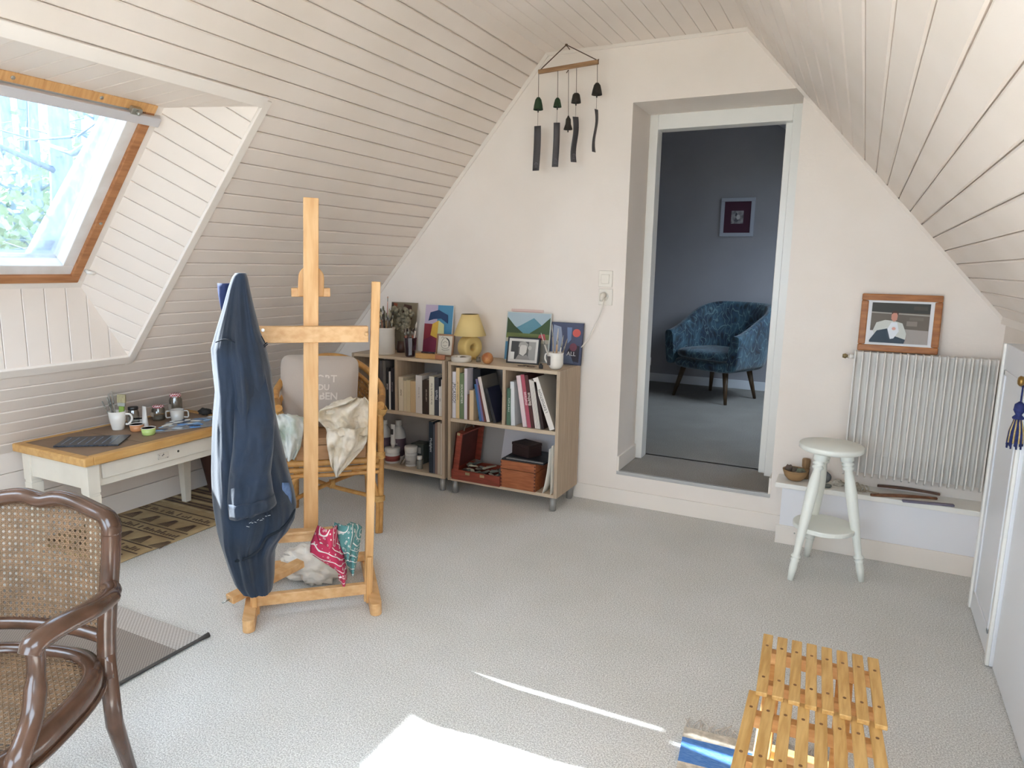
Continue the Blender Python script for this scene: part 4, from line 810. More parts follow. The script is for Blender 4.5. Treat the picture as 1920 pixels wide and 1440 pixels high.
# dark glass tumbler with pencils
p = V((on(769, 664, 1, 3.585).x, 3.585, ZT)); tg = thing('glass_tumbler', 'dark faceted glass tumbler holding pencils and small brushes', 'tumbler', p)
M_dg = mat('dark_glass', '2a1a22', .12, spec=.8, coat=.5)
B().lathe([(0, 0), (.028, 0), (.031, .006), (.041, .118), (.038, .118), (.029, .012), (0, .01)], 10, sm=False).build('body', M_dg, tg)
rnd = random.Random(5)
for k in range(13):
    a = k*2.39; rr = .022*math.sqrt((k+1)/13); base = p+V((rr*.7*math.cos(a), rr*.7*math.sin(a), .014)); d = V((math.cos(a)*.14, math.sin(a)*.12, 1)); brush(base, d, rnd.uniform(.145, .17), .0032, ['c0614e', '6b4a3a', '3a2a28', 'b09a86'][k % 4], ['3a2a24', '8d8072', '2a2022'][k % 3], 'short pencil or brush standing in the dark glass tumbler', 'pencils in the glass tumbler', nm='pencil', tl=.02)
brush(p+V((.012, .0, .014)), (.16, .05, 1), .205, .0045, 'd8cdc6', 'cfc6bb', 'long pale pink brush standing in the dark glass tumbler', None, tl=.035)
# wooden block, pen, dish, cap, glass, ball
def wbx(px0, px1, py, y): return on(px0, py, 1, y).x, on(px1, py, 1, y).x
x0, x1 = wbx(779, 832, 668, 3.55); o = thing('wooden_block', 'flat light wooden block with a rounded darker end on the left bookcase', 'wooden block', ((x0+x1)/2, 3.58, ZT))
B().box((x0, 3.548, ZT), (x0+(x1-x0)*.7, 3.60, ZT+.03)).build('block', mat('light_block', 'c59a5f', .5, var=6, col2='b58a50', sc=(2, 12, 12)), o, world=True, bevel=.002)
b = B(); b.prism([(x0+(x1-x0)*.7, 3.548, ZT), (x1-.015, 3.55, ZT), (x1, 3.565, ZT), (x1-.01, 3.59, ZT), (x0+(x1-x0)*.7, 3.60, ZT)], (0, 0, .029)); b.build('end_piece', mat('dark_block', 'a0694a', .5), o, world=True, bevel=.002)
o = thing('pen', 'dark pen lying on the flat wooden block', 'pen', (x0+.06, 3.575, ZT+.031)); B().tube([(x0+.03, 3.572, ZT+.036), (x0+.12, 3.58, ZT+.036)], [.0045, .005], 8).build('barrel', mat('dark_pen', '33202a', .4), o, world=True)
p = V((on(865, 672, 1, 3.57).x, 3.57, ZT)); o = thing('ceramic_dish', 'round cream dish with small oddments on the bookcase in front of the lamp', 'dish', p)
B().lathe([(0, 0), (.056, 0), (.06, .004), (.061, .03), (.058, .032), (.055, .03), (.054, .01), (0, .008)], 36).build('body', M_cer, o); B().blob((.018, .0, .022), (.028, .018, .008), 3, .5, 3, 12, 7).build('contents', mat('oddments', '5c4a3c', .7, var=50, col2='8c7862'), o)
o = B().lathe([(.011, 0), (.012, .002), (.012, .026), (0, .028)], 16).build('chalk_stub', mat('chalk', 'e4ddd2', .8)); o.location = p+V((-.022, .012, .0085)); tag(o, 'short white chalk stub standing in the cream dish', 'chalk')
p = V((on(914, 676, 1, 3.56).x, 3.56, ZT)); o = thing('orange_ball', 'small rough orange-brown ball on the right bookcase', 'ball', p); B().blob((0, 0, .034), .034, 4, .08, 3, 22, 14).build('ball', mat('orange_wood_ball', '9c5a34', .5, var=18, col2='c08850', bump=(30, .3)), o)
p = V((on(897, 670, 1, 3.60).x, 3.60, ZT)); o = thing('salt_cellar', 'tiny clear glass cellar between the lamp and the orange ball', 'glass', p); B().lathe([(0, 0), (.012, 0), (.014, .004), (.013, .03), (.011, .03), (.01, .006), (0, .005)], 14).build('body', glassmat('clear_glass', (.86, .86, .84), .1), o); B().lathe([(0, .006), (.0095, .006), (.0095, .02), (0, .021)], 12).build('salt', mat('salt', 'e2ddd4', .8), o)
# landscape card, pink card, framed black and white photo
leaner('pink_card', 'pale pink card standing behind the landscape card', 'card', 955, 1015, 580, 3.822, 'dcc4bc', [('cfa9a4', R4(.02, .1, .98, .97))], tilt=-.1)
leaner('landscape_card', 'painted landscape card of green hills and blue mountains, leaning on the wall', 'card', 946, 1030, 586, 3.79, 'c9cdc8',
    [('a9bcc6', R4(0, .55, 1, 1)), ('5f8fa0', [(.1, .62), (.35, .75), (.62, .9), (.85, .72), (.85, .55), (.1, .55)]), ('3d4f32', [(0, .9), (.18, .72), (.38, .58), (.4, .5), (0, .5)]), ('3f5634', [(.55, .58), (.8, .74), (1, .92), (1, .48), (.5, .48)]), ('6f7a45', R4(0, .45, 1, .57)), ('b9b3a2', R4(0, .38, 1, .46)), ('4f86a6', R4(0, 0, .3, .38)), ('8d8c86', R4(.3, 0, 1, .38)), ('b8585c', [(.74, .44), (.78, .56), (.9, .58), (.94, .46)])])
t = thing('photo_frame', 'black frame with a black and white portrait photo on the right bookcase', 'picture frame', V((on(981, 675, 1, 3.70).x, 3.68, ZT)), rot=(-.2, 0, .06)); fw, fh, ft = .205, .158, .009; M_bf = mat('black_frame', '1c1a1b', .35)
for a, c in (((-fw/2, 0, 0), (fw/2, .014, ft)), ((-fw/2, 0, fh-ft), (fw/2, .014, fh)), ((-fw/2, 0, ft), (-fw/2+ft, .014, fh-ft)), ((fw/2-ft, 0, ft), (fw/2, .014, fh-ft))): B().box(a, c).build('moulding', M_bf, t, bevel=.001)
B().box((-fw/2+.004, .004, .004), (fw/2-.004, .008, fh-.004)).build('mount', mat('bw_mount', 'd6d2cc', .6), t)
card_art(t, .155, .108, .0035, [('5a5a58', R4(0, 0, 1, 1)), ('9a9894', R4(.72, .0, 1, 1)), ('3a3a3a', R4(0, 0, .3, 1)), ('c9c6c0', [(.36, .3), (.36, .75), (.5, .9), (.66, .75), (.64, .4), (.52, .2)]), ('a09d98', [(.3, .72), (.36, .95), (.56, 1), (.7, .85), (.68, .68), (.6, .8), (.42, .8), (.36, .66)]), ('8d8a86', [(.22, 0), (.32, .26), (.5, .2), (.66, .28), (.82, .0)]), ('b4b1ac', ell(.78, .66, .08, .12, 10)), ('e2dfda', R4(0, 0, .16, .4))], 0, .025)
p = on(985, 688, 2, ZT); o = thing('eyeglasses', 'folded thin-rimmed glasses lying in front of the black photo frame', 'glasses', (p.x, p.y+.01, ZT)); M_gl = mat('tortoise', '5a4030', .4)
b = B()
for sx_ in (-.03, .03): b.tube([(sx_+.024*math.cos(k*.524), .016*math.sin(k*.524), .003) for k in range(12)], .0016, 5, closed=True)
b.tube([(-.007, 0, .004), (0, .004, .006), (.007, 0, .004)], .0014, 5); b.build('rims', M_gl, o); B().tube([(-.054, .004, .003), (.03, .018, .005), (.06, .012, .004)], .0015, 5).build('temple', M_gl, o); B().tube([(.054, .004, .006), (-.03, .022, .006)], .0015, 5).build('temple', M_gl, o)
# white jug with tools
p = V((on(1043, 688, 1, 3.61).x, 3.60, ZT)); jg = thing('ceramic_jug', 'white ceramic jug holding modelling tools on the right bookcase', 'jug', p); M_jug = mat('jug_glaze', 'e2ddd4', .25)
B().lathe([(0, 0), (.026, 0), (.036, .01), (.043, .03), (.043, .085), (.045, .095), (.042, .095), (.04, .03), (.0, .012)], 28).build('body', M_jug, jg); B().tube(smooth_pts([(-.04, 0, .085), (-.062, 0, .08), (-.066, 0, .055), (-.055, 0, .035), (-.042, 0, .03)], 5), .005, 8).build('handle', M_jug, jg)
B().box((-.034, -.044, .025), (-.016, -.04, .075)).build('label', mat('label_dark'), jg)
for k, (dx, L, c, c2) in enumerate(((-.35, .2, 'd0c8bc', 'd8d2c8'), (-.08, .24, 'a79a88', 'cfc6b8'), (.02, .195, 'c8a078', 'd8cfc4'), (.2, .185, 'cfcac2', 'b9b2a8'), (.3, .17, '8a7a68', 'a79a88'), (.0, .215, 'd8d2c8', 'd8d2c8'))):
    brush(p+V((dx*.05, .006*(k-3), .014)), (dx, .05*(k % 3-1), 1), L, .0042, c, c2, 'modelling tool standing in the white ceramic jug', 'tools in the ceramic jug', nm='modelling_tool', tl=.05, flatk=.4)
o = thing('clothes_clip', 'small dark clip lying beside the white ceramic jug', 'clip', (p.x-.075, p.y-.035, ZT)); B().box((-.012, -.005, 0), (.012, .005, .022)).build('jaw', M_blk, o, bevel=.003); B().box((-.008, -.007, .018), (.008, .0, .03)).build('lever', M_blk, o, bevel=.002)
t, w, h = leaner('art_book', 'dark blue painted art book with a red sun, leaning on the wall behind the jug', 'book', 1031, 1091, 605, 3.80, '3d4156', [('454c66', R4(0, 0, 1, 1)), ('8d98ae', [(.05, .95), (.3, .9), (.4, .5), (.2, .1), (.05, .1)]), ('6f83a8', [(.5, .9), (.66, .9), (.66, .6), (.55, .5)]), ('c4574f', ell(.82, .77, .13, .1)), ('2a2430', [(.6, .1), (.95, .05), (.95, .45), (.7, .5), (.55, .3)]), ('6d3a4a', ell(.75, .42, .12, .1)), ('5d6a85', [(.4, .02), (.8, .02), (.7, .2), (.5, .25)])], th=.012)
text(t, 'ALL', .035, Matrix.Translation((w*.2, -.009, h*.26)) @ Matrix.Rotation(math.pi/2, 4, 'X'), mat('type_silver', 'd5d8dc', .5))
# ================================================================== EASEL (plane facing the camera), smock, cloths
EO = V((-1.693, 2.126, 0)); EV = V((-.68, .73, 0)).normalized(); EU = V((EV.y, -EV.x, 0))
def EP(x, y, dv=0): return onp(x, y, EO+EV*dv, EV)
M_beech = mat('beech', 'dcb07a', .45, var=5, col2='cc9a60', sc=(9, 9, 1.2), bump=(14, .05)); M_beechh = mat('beech_flat', 'dab07e', .45, var=5, col2='ca9a64', sc=(1.5, 9, 9), bump=(14, .05))
es = thing('easel', 'beech studio easel with H-shaped base in the middle of the room', 'easel', (-1.83, 1.98, 0))
def EB(nm, p, q, w, h, up=EV, m=M_beech, par=None, **k): return B().beam(p, q, w, h, up=up, **k).build(nm, m, par or es, world=True, bevel=.003)
f1, f2 = fl(467, 1183), fl(705, 1151)
for f in (f1, f2):
    a = f+V((0, 0, .001)); ft_ = [a+EU*.023*math.cos(k)-EV*.023*math.sin(k) for k in [math.pi*j/10 for j in range(11)]]+[a-EU*.023+EV*.52, a+EU*.023+EV*.52]
    B().prism(ft_, (0, 0, .05)).build('foot', M_beechh, es, world=True, bevel=.002)
eo2 = .045
rb, rt = EP(690, 1141, eo2), EP(705, 528, eo2); lb, lt = EP(480, 1168, eo2), EP(452, 535, eo2)
rb.z = lb.z = .012
EB('upright', rb, rt, .033, .028); EB('upright', lb, lt, .033, .028)
for (p, q) in ((rb, rt), (lb, lt)):
    d = (q-p).normalized(); EB('lower_plate', p+d*.0-EV*.022, p+d*.2-EV*.022, .02, .012)
EB('bottom_rail', V((lb.x, lb.y, .07))-EV*.004, V((rb.x, rb.y, .07))-EV*.004, .028, .045, up=(0, 0, 1), m=M_beechh)
ra, rb2 = f1+EV*.42+V((0, 0, .07)), f2+EV*.42+V((0, 0, .07)); EB('rear_rail', ra, rb2, .045, .03, up=(0, 0, 1), m=M_beechh)
cl, crr = EP(487, 627, .05), EP(690, 626, .05); cl = crr+(cl-crr)*1.03
EB('cross_rail', cl, crr, .062, .04, up=EV, m=M_beechh)
mt, mb = EP(583, 371, .075), EP(583, 1004, .075); EB('mast', mb, mt, .056, .03)
tl_, tr_ = EP(512, 1006, .03), EP(598, 1001, .03); EB('canvas_tray', tl_-(tr_-tl_)*.5, tr_+(tr_-tl_)*.75, .04, .05, m=M_beechh)
EB('tray_lip', EP(590, 996, -.005)-EU*.2, EP(590, 996, -.005)+EU*.16, .012, .02, m=M_beechh)
# sliding top clamp: rounded block and peg bar
c0, c1 = EP(583, 498, .1), EP(583, 556, .1); hh = (c0-c1).length; b = B(); pts = []
for k in range(13): a = math.pi*k/12; pts.append(c0-V((0, 0, .046))+EU*.048*math.cos(a)+V((0, 0, .046*math.sin(a))))
b.prism(pts+[c1-EU*.048, c1+EU*.048], EV*.05); b.build('top_clamp', M_beech, es, world=True, bevel=.004)
EB('clamp_bar', EP(546, 548, .125), EP(619, 548, .125), .034, .034, m=M_beechh)
for x, y, d in ((687, 626, .008),): B().lathe([(.008, -.004), (.009, .0), (.008, .008), (.0, .011)], 12, rot_to(-EV, EP(x, y, d))).build('peg', M_beechh, es, world=True)
# loose wooden prop lying across the base
pr_ = thing('wooden_prop', 'loose grooved wooden bar lying on the easel base with a bolt in its end', 'wooden bar', fl(500, 1130))
a, c = fl(432, 1158), fl(566, 1103); a.z, c.z = .078, .118
B().beam(a, c, .05, .03).build('bar', M_beechh, pr_, world=True, bevel=.003); B().tube([a-(c-a).normalized()*.03, a+(c-a)*.02], .004, 8).build('bolt', M_steel, pr_, world=True)
# ---- smock hung on the left upright
M_sm = mat('navy_cotton', '0d1826', .8, var=5, col2='15283e', bump=(160, .25, .003), sheen=.2); M_smd = mat('navy_hem', '0f1822', .85, bump=(160, .3, .003))
SMD = -.10
rows = [(512, 441, 461), (520, 435, 464), (540, 428, 468), (580, 417, 477), (620, 405, 487), (652, 396, 499), (690, 399, 507), (730, 404, 512), (780, 400, 517), (830, 398, 528), (880, 397, 540), (920, 398, 551), (945, 400, 556), (970, 404, 553), (992, 408, 541), (1010, 413, 524), (1030, 420, 516), (1060, 430, 515), (1085, 440, 514), (1098, 452, 512)]
def lerp_rows(y, R=rows):
    for (y0, a0, b0), (y1, a1, b1) in zip(R, R[1:]):
        if y0 <= y <= y1: t = (y-y0)/(y1-y0); return a0+(a1-a0)*t, b0+(b1-b0)*t
    return R[-1][1:]
smk = thing('artist_smock', 'navy blue painter\'s smock hanging from the easel upright', 'smock', EP(450, 515))
def rdg(x, y, z): return 1-2.2*abs(noise.noise(V((x, y, z))))
def smf(u, v):
    y = 512+(1098-512)*u; xl, xr = lerp_rows(y); a = 2*math.pi*v
    k = -math.cos(a); side = math.sin(a)                       # k: left -1 .. right 1 ; side>0 front
    xc, hw = (xl+xr)/2, (xr-xl)/2; P = EP(xc+hw*k, y, SMD)
    dep = (.035+.075*min(1, u*2.2))*(.75 if side < 0 else 1); g = min(1, u*2.5)*(1 if u < .85 else max(.35, 1-(u-.85)*4))
    fold = (.030*rdg(k*1.7+u*.7, u*1.1, 2.3)+.017*rdg(k*4.2-u*1.3, u*1.6, 7.1)+.007*rdg(k*7, u*7, 4.0)+.012*math.sin(k*9+u*2))*g
    off = -math.copysign(abs(side)**.6, side)*dep
    return P+EV*(off+fold*abs(side)**.7*(-1 if side > 0 else .5)+.02*u)
b = B().grid(smf, 110, 96, cv=True); b.f += [tuple(range(96))]; b.sm += [True]
b.build('body', M_sm, smk, world=True)
# collar flap, sleeve with cuff, front flap with hem, denim patch
def strip_fn(R, dv, bulge, fr=6, amp=.012):
    y0, y1 = R[0][0], R[-1][0]
    def fn(u, v):
        y = y0+(y1-y0)*u; xl, xr = lerp_rows(y, R); P = EP(xl+(xr-xl)*v, y, dv); return P-EV*(bulge*math.sin(math.pi*v)+amp*math.sin(v*fr+u*3)*u)
    return fn
B().grid(strip_fn([(531, 409, 436), (548, 410, 434), (570, 414, 430), (592, 418, 424)], SMD+.03, .02), 10, 8).build('collar', mat('navy_collar', '1d2a52', .85, bump=(160, .3, .003)), smk, world=True, solid=.006)
B().tube(smooth_pts([EP(552, 955, SMD-.03), EP(541, 978, SMD-.075), EP(522, 996, SMD-.1), EP(500, 1008, SMD-.13), EP(488, 1028, SMD-.135), EP(466, 1045, SMD-.13), EP(442, 1052, SMD-.10)], 5), .0055, 6).build('hem', M_smd, smk, world=True)
SR_ = [(655, 440, 470), (700, 432, 496), (780, 440, 514), (840, 437, 512), (890, 430, 507), (930, 427, 512), (958, 431, 518)]
def slv(u, v):
    y = 655+(958-655)*u; xl, xr = lerp_rows(y, SR_); a = 2*math.pi*v; k = -math.cos(a); e = min(1, u*2.2)
    P = EP((xl+xr)/2+(xr-xl)/2*k, y-14*k*u**5, SMD-.035-.075*e-.015*u)
    wr = .013*rdg(k*1.5+u*2, u*3.2, 11)+.009*rdg(k*3+1, u*8, 5)+.005*rdg(k*5, u*15, 1)*u
    return P-EV*((.018+.03*u)*e*math.sin(a)+wr*e*max(0, math.sin(a)))
sleeve = B().grid(slv, 80, 40, cv=True).build('sleeve', M_sm, smk, world=True, solid=.003)
B().grid(lambda u, v: slv(.92+.075*u, v)-EV*.004*math.sin(2*math.pi*v), 5, 40, cv=True).build('cuff', M_sm, sleeve, world=True, solid=.005)
B().grid(lambda u, v: EP(529+(13+5*math.sin(u*3))*v, 905+56*u, SMD-.078+.032*v), 8, 6).build('patch', mat('denim_patch', '4a5f82', .9, var=40, col2='5d7496'), smk, world=True, solid=.002)
b = B()
for pts in ([(404, 642), (424, 636), (446, 645)],): b.tube(smooth_pts([EP(x, y, SMD-.082) for x, y in pts], 5), .0022, 5)
for pts in ([(488, 652), (494, 648), (501, 642)], [(489, 656), (496, 650), (502, 645)], [(490, 630), (498, 645)]): b.tube([EP(x, y, SMD-.03) for x, y in pts], .002, 5)
b.build('seams', M_smd, smk, world=True)
B().lathe([(.006, 0), (.006, .002), (0, .003)], 10, rot_to(-EV, EP(493, 619, SMD-.02))).build('button', M_white, smk, world=True)
b = B(); rnd = random.Random(2)
for k in range(9): P = EP(462+k*5, 985-k*2.2+rnd.uniform(-2, 2), SMD-.14); b.tube([P, P+EU*rnd.uniform(.003, .01)+V((0, 0, rnd.uniform(-.004, .006)))], .0009, 4)
b.build('paint_flecks', mat('fleck', 'c9cdd0', .7), smk, world=True)
# ---- cloths
def crumple(nm, lab, c, r, col, col2, seed, amp=.45, nu=56, nv=30, zmin=.004, var=9, cat='cloth', lift=0):
    """a heaped cloth: folded, ridged skin round a low core"""
    c = V(c); t = thing(nm, lab, cat, c)
    def fn(u, v):
        a = 2*math.pi*u; bb = math.pi*v; d = V((math.sin(bb)*math.cos(a), math.sin(bb)*math.sin(a), math.cos(bb))); s = V((seed*5.3, seed*2.9, seed))
        rid = 1-abs(noise.noise(d*2.3+s))*2; rid2 = 1-abs(noise.noise(d*4.6+s*1.3))*2; k = 1+amp*(.55*rid+.3*rid2-.45)
        p = V((d.x*r[0], d.y*r[1], r[2]+d.z*r[2]))*1; p = V((p.x*k, p.y*k, r[2]+(p.z-r[2])*k)); return V((p.x, p.y, max(zmin, p.z)))
    B().grid(fn, nu, nv, cu=True).build('folds', mat('cloth_'+col, col, .9, var=var, col2=col2, bump=(120, .25, .003), sheen=.2), t); return t
p = fl(583, 1088); crumple('white_cloth', 'crumpled off-white cloth lying inside the easel base', (p.x, p.y+.02, .0), (.145, .115, .072), 'e8e3da', 'd8cebf', 3, .55)
def drape(nm, lab, path, w0, fold, m, pcol, seed, cat='bandana'):
    pass
def bandana(name, col, lab, x0, x1, seed, tips):
    """folded kerchief hanging over the canvas tray: front fall with pleats and pointed tips"""
    t = thing(name, lab, 'bandana', EP((x0+x1)/2, 990, 0)); m = mat('bandana_'+col, col, .85, bump=(150, .3, .003)); nt = m.node_tree; p = nt.nodes['Principled BSDF']
    tcn = nt.nodes.new('ShaderNodeTexCoord'); vo = nt.nodes.new('ShaderNodeTexVoronoi'); vo.inputs['Scale'].default_value = 62; wv = nt.nodes.new('ShaderNodeTexWave'); wv.wave_type = 'RINGS'; wv.inputs['Scale'].default_value = 14; wv.inputs['Distortion'].default_value = 6; wv.inputs['Detail'].default_value = 1
    nt.links.new(tcn.outputs['Object'], vo.inputs['Vector']); nt.links.new(tcn.outputs['Object'], wv.inputs['Vector'])
    ra = nt.nodes.new('ShaderNodeValToRGB'); ra.color_ramp.interpolation = 'CONSTANT'; ra.color_ramp.elements[0].color = (0, 0, 0, 1); ra.color_ramp.elements[1].color = (1, 1, 1, 1); ra.color_ramp.elements[0].position = 0; ra.color_ramp.elements[1].position = .16
    e = ra.color_ramp.elements.new(.26); e.color = (0, 0, 0, 1); nt.links.new(vo.outputs['Distance'], ra.inputs[0])
    rb_ = nt.nodes.new('ShaderNodeValToRGB'); rb_.color_ramp.interpolation = 'CONSTANT'; rb_.color_ramp.elements[0].color = (0, 0, 0, 1); rb_.color_ramp.elements[1].color = (1, 1, 1, 1); rb_.color_ramp.elements[1].position = .95; nt.links.new(wv.outputs['Fac'], rb_.inputs[0])
    ad = nt.nodes.new('ShaderNodeMath'); ad.operation = 'MAXIMUM'; nt.links.new(ra.outputs[0], ad.inputs[0]); nt.links.new(rb_.outputs[0], ad.inputs[1])
    mxx = nt.nodes.new('ShaderNodeMix'); mxx.data_type = 'RGBA'; mxx.inputs[6].default_value = lin(col); mxx.inputs[7].default_value = lin('d8d0c8'); nt.links.new(ad.outputs[0], mxx.inputs[0]); nt.links.new(mxx.outputs[2], p.inputs['Base Color'])
    for i, (R, dv, blg) in enumerate(tips): B().grid(strip_fn(R, dv, blg, 9, .012), 22, 18).build('fall', m, t, world=True, solid=.004)
    return t
g = bandana('bandana', '4f7f7c', 'green paisley bandana hanging over the easel tray', 620, 680, 2, [([(979, 628, 656), (985, 624, 678), (1000, 628, 677), (1030, 642, 673), (1055, 650, 669), (1070, 656, 664)], -.045, .04), ([(981, 634, 662), (1000, 632, 668), (1025, 640, 660), (1045, 648, 655)], -.085, .03)])
g = bandana('bandana', 'b32a4d', 'red paisley bandana hanging over the easel tray beside the green one', 585, 640, 5, [([(985, 596, 632), (1000, 590, 636), (1020, 582, 640), (1036, 582, 644), (1050, 604, 646), (1070, 634, 650), (1088, 636, 650)], -.075, .045), ([(986, 600, 630), (1000, 594, 632), (1018, 600, 634)], -.115, .04)])
B().box((-.010, -.001, -.0035), (.010, .001, .0035), Matrix.Translation(EP(641, 1082, -.115)) @ Matrix.Rotation(math.atan2(EU.y, EU.x), 4, 'Z')).build('tag', mat('tag_white', 'e6d6d6', .6), g, world=True)
# ================================================================== RATTAN CHAIR
RA = .72; RO = V((-2.156, 2.807, 0))-V((math.cos(RA), math.sin(RA), 0))*.235
rc = thing('rattan_chair', 'rattan tub chair with cane panels in front of the left bookcase', 'chair', RO, rz=RA)
M_rat = mat('rattan', 'c99858', .4, var=7, col2='b58245', sc=(4, 4, 4), bump=(18, .1)); M_wrap = mat('rattan_wrap', 'd2a868', .5, var=30, col2='b98d50')
def RT(nm, pts, r, n=8, par=None, sm=6, m=None): return B().tube(smooth_pts(pts, sm) if len(pts) > 2 else pts, r, n).build(nm, m or M_rat, par or rc)
def wrap(p, d, r, L=.03):
    p, d = V(p), V(d).normalized(); b = B(); x = d.orthogonal().normalized(); y = d.cross(x)
    b.tube([p+d*(L*(k/40-.5))+(x*math.cos(k*.9)+y*math.sin(k*.9))*r for k in range(41)], .0032, 5); b.build('binding', M_wrap, rc)
ARM, SEAT = .66, .40
for s in (-1, 1):
    l = RT('leg', [(s*.245, 0, ARM), (s*.245, -.002, .35), (s*.235, 0, 0)], .0165); RT('leg', [(s*.19, .46, .42), (s*.205, .48, 0)], .0155)
    RT('brace', [(s*.222, -.012, .003), (s*.225, -.012, .18), (s*.19, -.01, .31), (s*.10, -.008, .355)], .012); wrap((s*.232, -.006, .19), (0, 0, 1), .03); wrap((s*.243, 0, .42), (0, 0, 1), .024, .035)
    RT('seat_rail', [(s*.23, 0, .38), (s*.19, .46, .38)], .014); wrap((s*.252, .0, ARM-.005), (s*.3, -.5, .9), .026, .045)
    B().tube([(s*.245, -.03, ARM+.03), (s*.25, .0, ARM+.005), (s*.262, .09, ARM+.045)], [.02, .021, .018], 10).build('arm_end', M_rat, rc)
arc = lambda r, z0, z1, n=17: [V((math.cos(a)*r*-1.0, .13+math.sin(a)*.36, z0+(z1-z0)*math.sin(a)**1.3)) for a in [math.pi*k/(n-1) for k in range(n)]]
top = [V((-.262, .08, ARM+.04))]+arc(.275, ARM+.05, .875)[1:-1]+[V((.262, .08, ARM+.04))]
B().tube(smooth_pts(top, 3), .018, 9).build('top_rail', M_rat, rc)
inn = [p+V((0, -.012, -.045)) for p in arc(.262, ARM+.03, .87)]; B().tube(smooth_pts(inn, 2), .011, 7).build('inner_rail', M_rat, rc)
low = [V((p.x*.93, .10+(p.y-.13)*.92+.02, SEAT+.06)) for p in arc(.262, 0, 0)]; B().tube(smooth_pts(low, 2), .011, 7).build('lower_rail', M_rat, rc)
for a in (.55, 1.15, math.pi-1.15, math.pi-.55):
    i = a/math.pi; P = V((-math.cos(a)*.262, .13+math.sin(a)*.36-.012, ARM+.03+(.87-ARM-.03)*math.sin(a)**1.3-.045)); Q = V((-math.cos(a)*.244, .12+math.sin(a)*.331, SEAT+.06)); RT('back_post', [Q, P], .013, 8)
    wrap(P, (0, .1, 1), .02, .03)
# woven cane between the rails: open lattice built as thin strands
b = B(); NA, NZ = 44, 13
def cane(a, t):
    P = V((-math.cos(a)*.262, .13+math.sin(a)*.36-.012, ARM+.03+(.87-ARM-.03)*math.sin(a)**1.3-.045)); Q = V((-math.cos(a)*.244, .12+math.sin(a)*.331, SEAT+.06)); return Q.lerp(P, t)
for k in range(NA): a = .12+(math.pi-.24)*k/(NA-1); b.tube([cane(a, 0), cane(a, .5), cane(a, 1)], .0035, 4)
for j in range(NZ): b.tube([cane(.12+(math.pi-.24)*k/20, (j+.5)/NZ) for k in range(21)], .0035, 4)
for k in range(-10, NA): 
    for sg in (1, -1):
        pts = [cane(min(max(.12+(math.pi-.24)*((k if sg > 0 else NA-1-k)+sg*10*t)/(NA-1), .1), math.pi-.1), t) for t in (0, .25, .5, .75, 1)]; b.tube(pts, .0022, 4)
o = b.build('cane_weave', mat('cane_weave', 'b98a52', .6, var=30, col2='a5773f'), rc); o['kind'] = 'stuff'
for z, r in ((.40, .017), (.365, .014), (.335, .011)): RT('front_rail', [(-.235, -.012, z), (0, -.02, z), (.235, -.012, z)], r)
RT('rear_rail', [(-.19, .46, .38), (.19, .46, .38)], .014)
for s in (-1, 1): RT('cross_stretcher', [(-s*.235, .0, .19), (0, .24, .215 if s > 0 else .19), (s*.2, .47, .21)], .012)
wrap((0, .24, .205), (1, 0, 0), .024, .03)
B().grid(lambda u, v: V((-.225+.45*u, .0+.46*v, .405)), 6, 6).build('seat_panel', mat('cane_weave'), rc, solid=.012)
# cushion standing on the seat
cu = thing('cushion', 'square taupe cushion lettered PORT DU DIBEN standing in the rattan chair', 'cushion', MW[rc] @ V((-.055, .245, .72)), rot=(-.22, .03, RA-.12))
def pil(w, h, th):
    def fn(u, v):
        a = 2*math.pi*u; e = .28; x = math.copysign(abs(math.cos(a))**e, math.cos(a)); z = math.copysign(abs(math.sin(a))**e, math.sin(a)); k = math.sin(math.pi*v/2) if False else v
        pinch = 1-.05*(1-abs(abs(x)-abs(z)))*0; r = k; px, pz = x*r, z*r
        t = max(0, (1-abs(px)**3)*(1-abs(pz)**3))**.55; wr = .004*noise.noise(V((px*7, pz*7, 1)))*(1-t)
        return px*(1-.045*(1-pz*pz)), pz*(1-.045*(1-px*px)), t, wr
    b = B()
    for s in (-1, 1): b.grid(lambda u, v: (lambda q: V((q[0]*w/2, s*(q[2]*th/2+q[3]+.001), q[1]*h/2)))(fn(u, v)), 48, 14, cu=True)
    return b
pil(.41, .385, .12).build('cover', mat('taupe_linen', 'b3a79c', .9, bump=(220, .3, .003), sheen=.3), cu)
b = B(); b.tube([(lambda x, z: V((x*(1-.045*(1-z*z))*.205, 0, z*(1-.045*(1-x*x))*.1925)))(math.copysign(abs(math.cos(a))**.28, math.cos(a)), math.copysign(abs(math.sin(a))**.28, math.sin(a))) for a in [2*math.pi*k/64 for k in range(64)]], .004, 6, closed=True); b.build('piping', mat('taupe_linen'), cu)
M_print = mat('cushion_print', 'd2c8bd', .9)
for s, z in (('PORT', .062), ('DU', .016), ('DIBEN', -.03)): text(cu, s, .052 if s != 'DU' else .042, Matrix.Translation((.03, -.0625+.004*abs(z)/.06, z)) @ Matrix.Rotation(math.pi/2, 4, 'X'), M_print, bold=.0012)
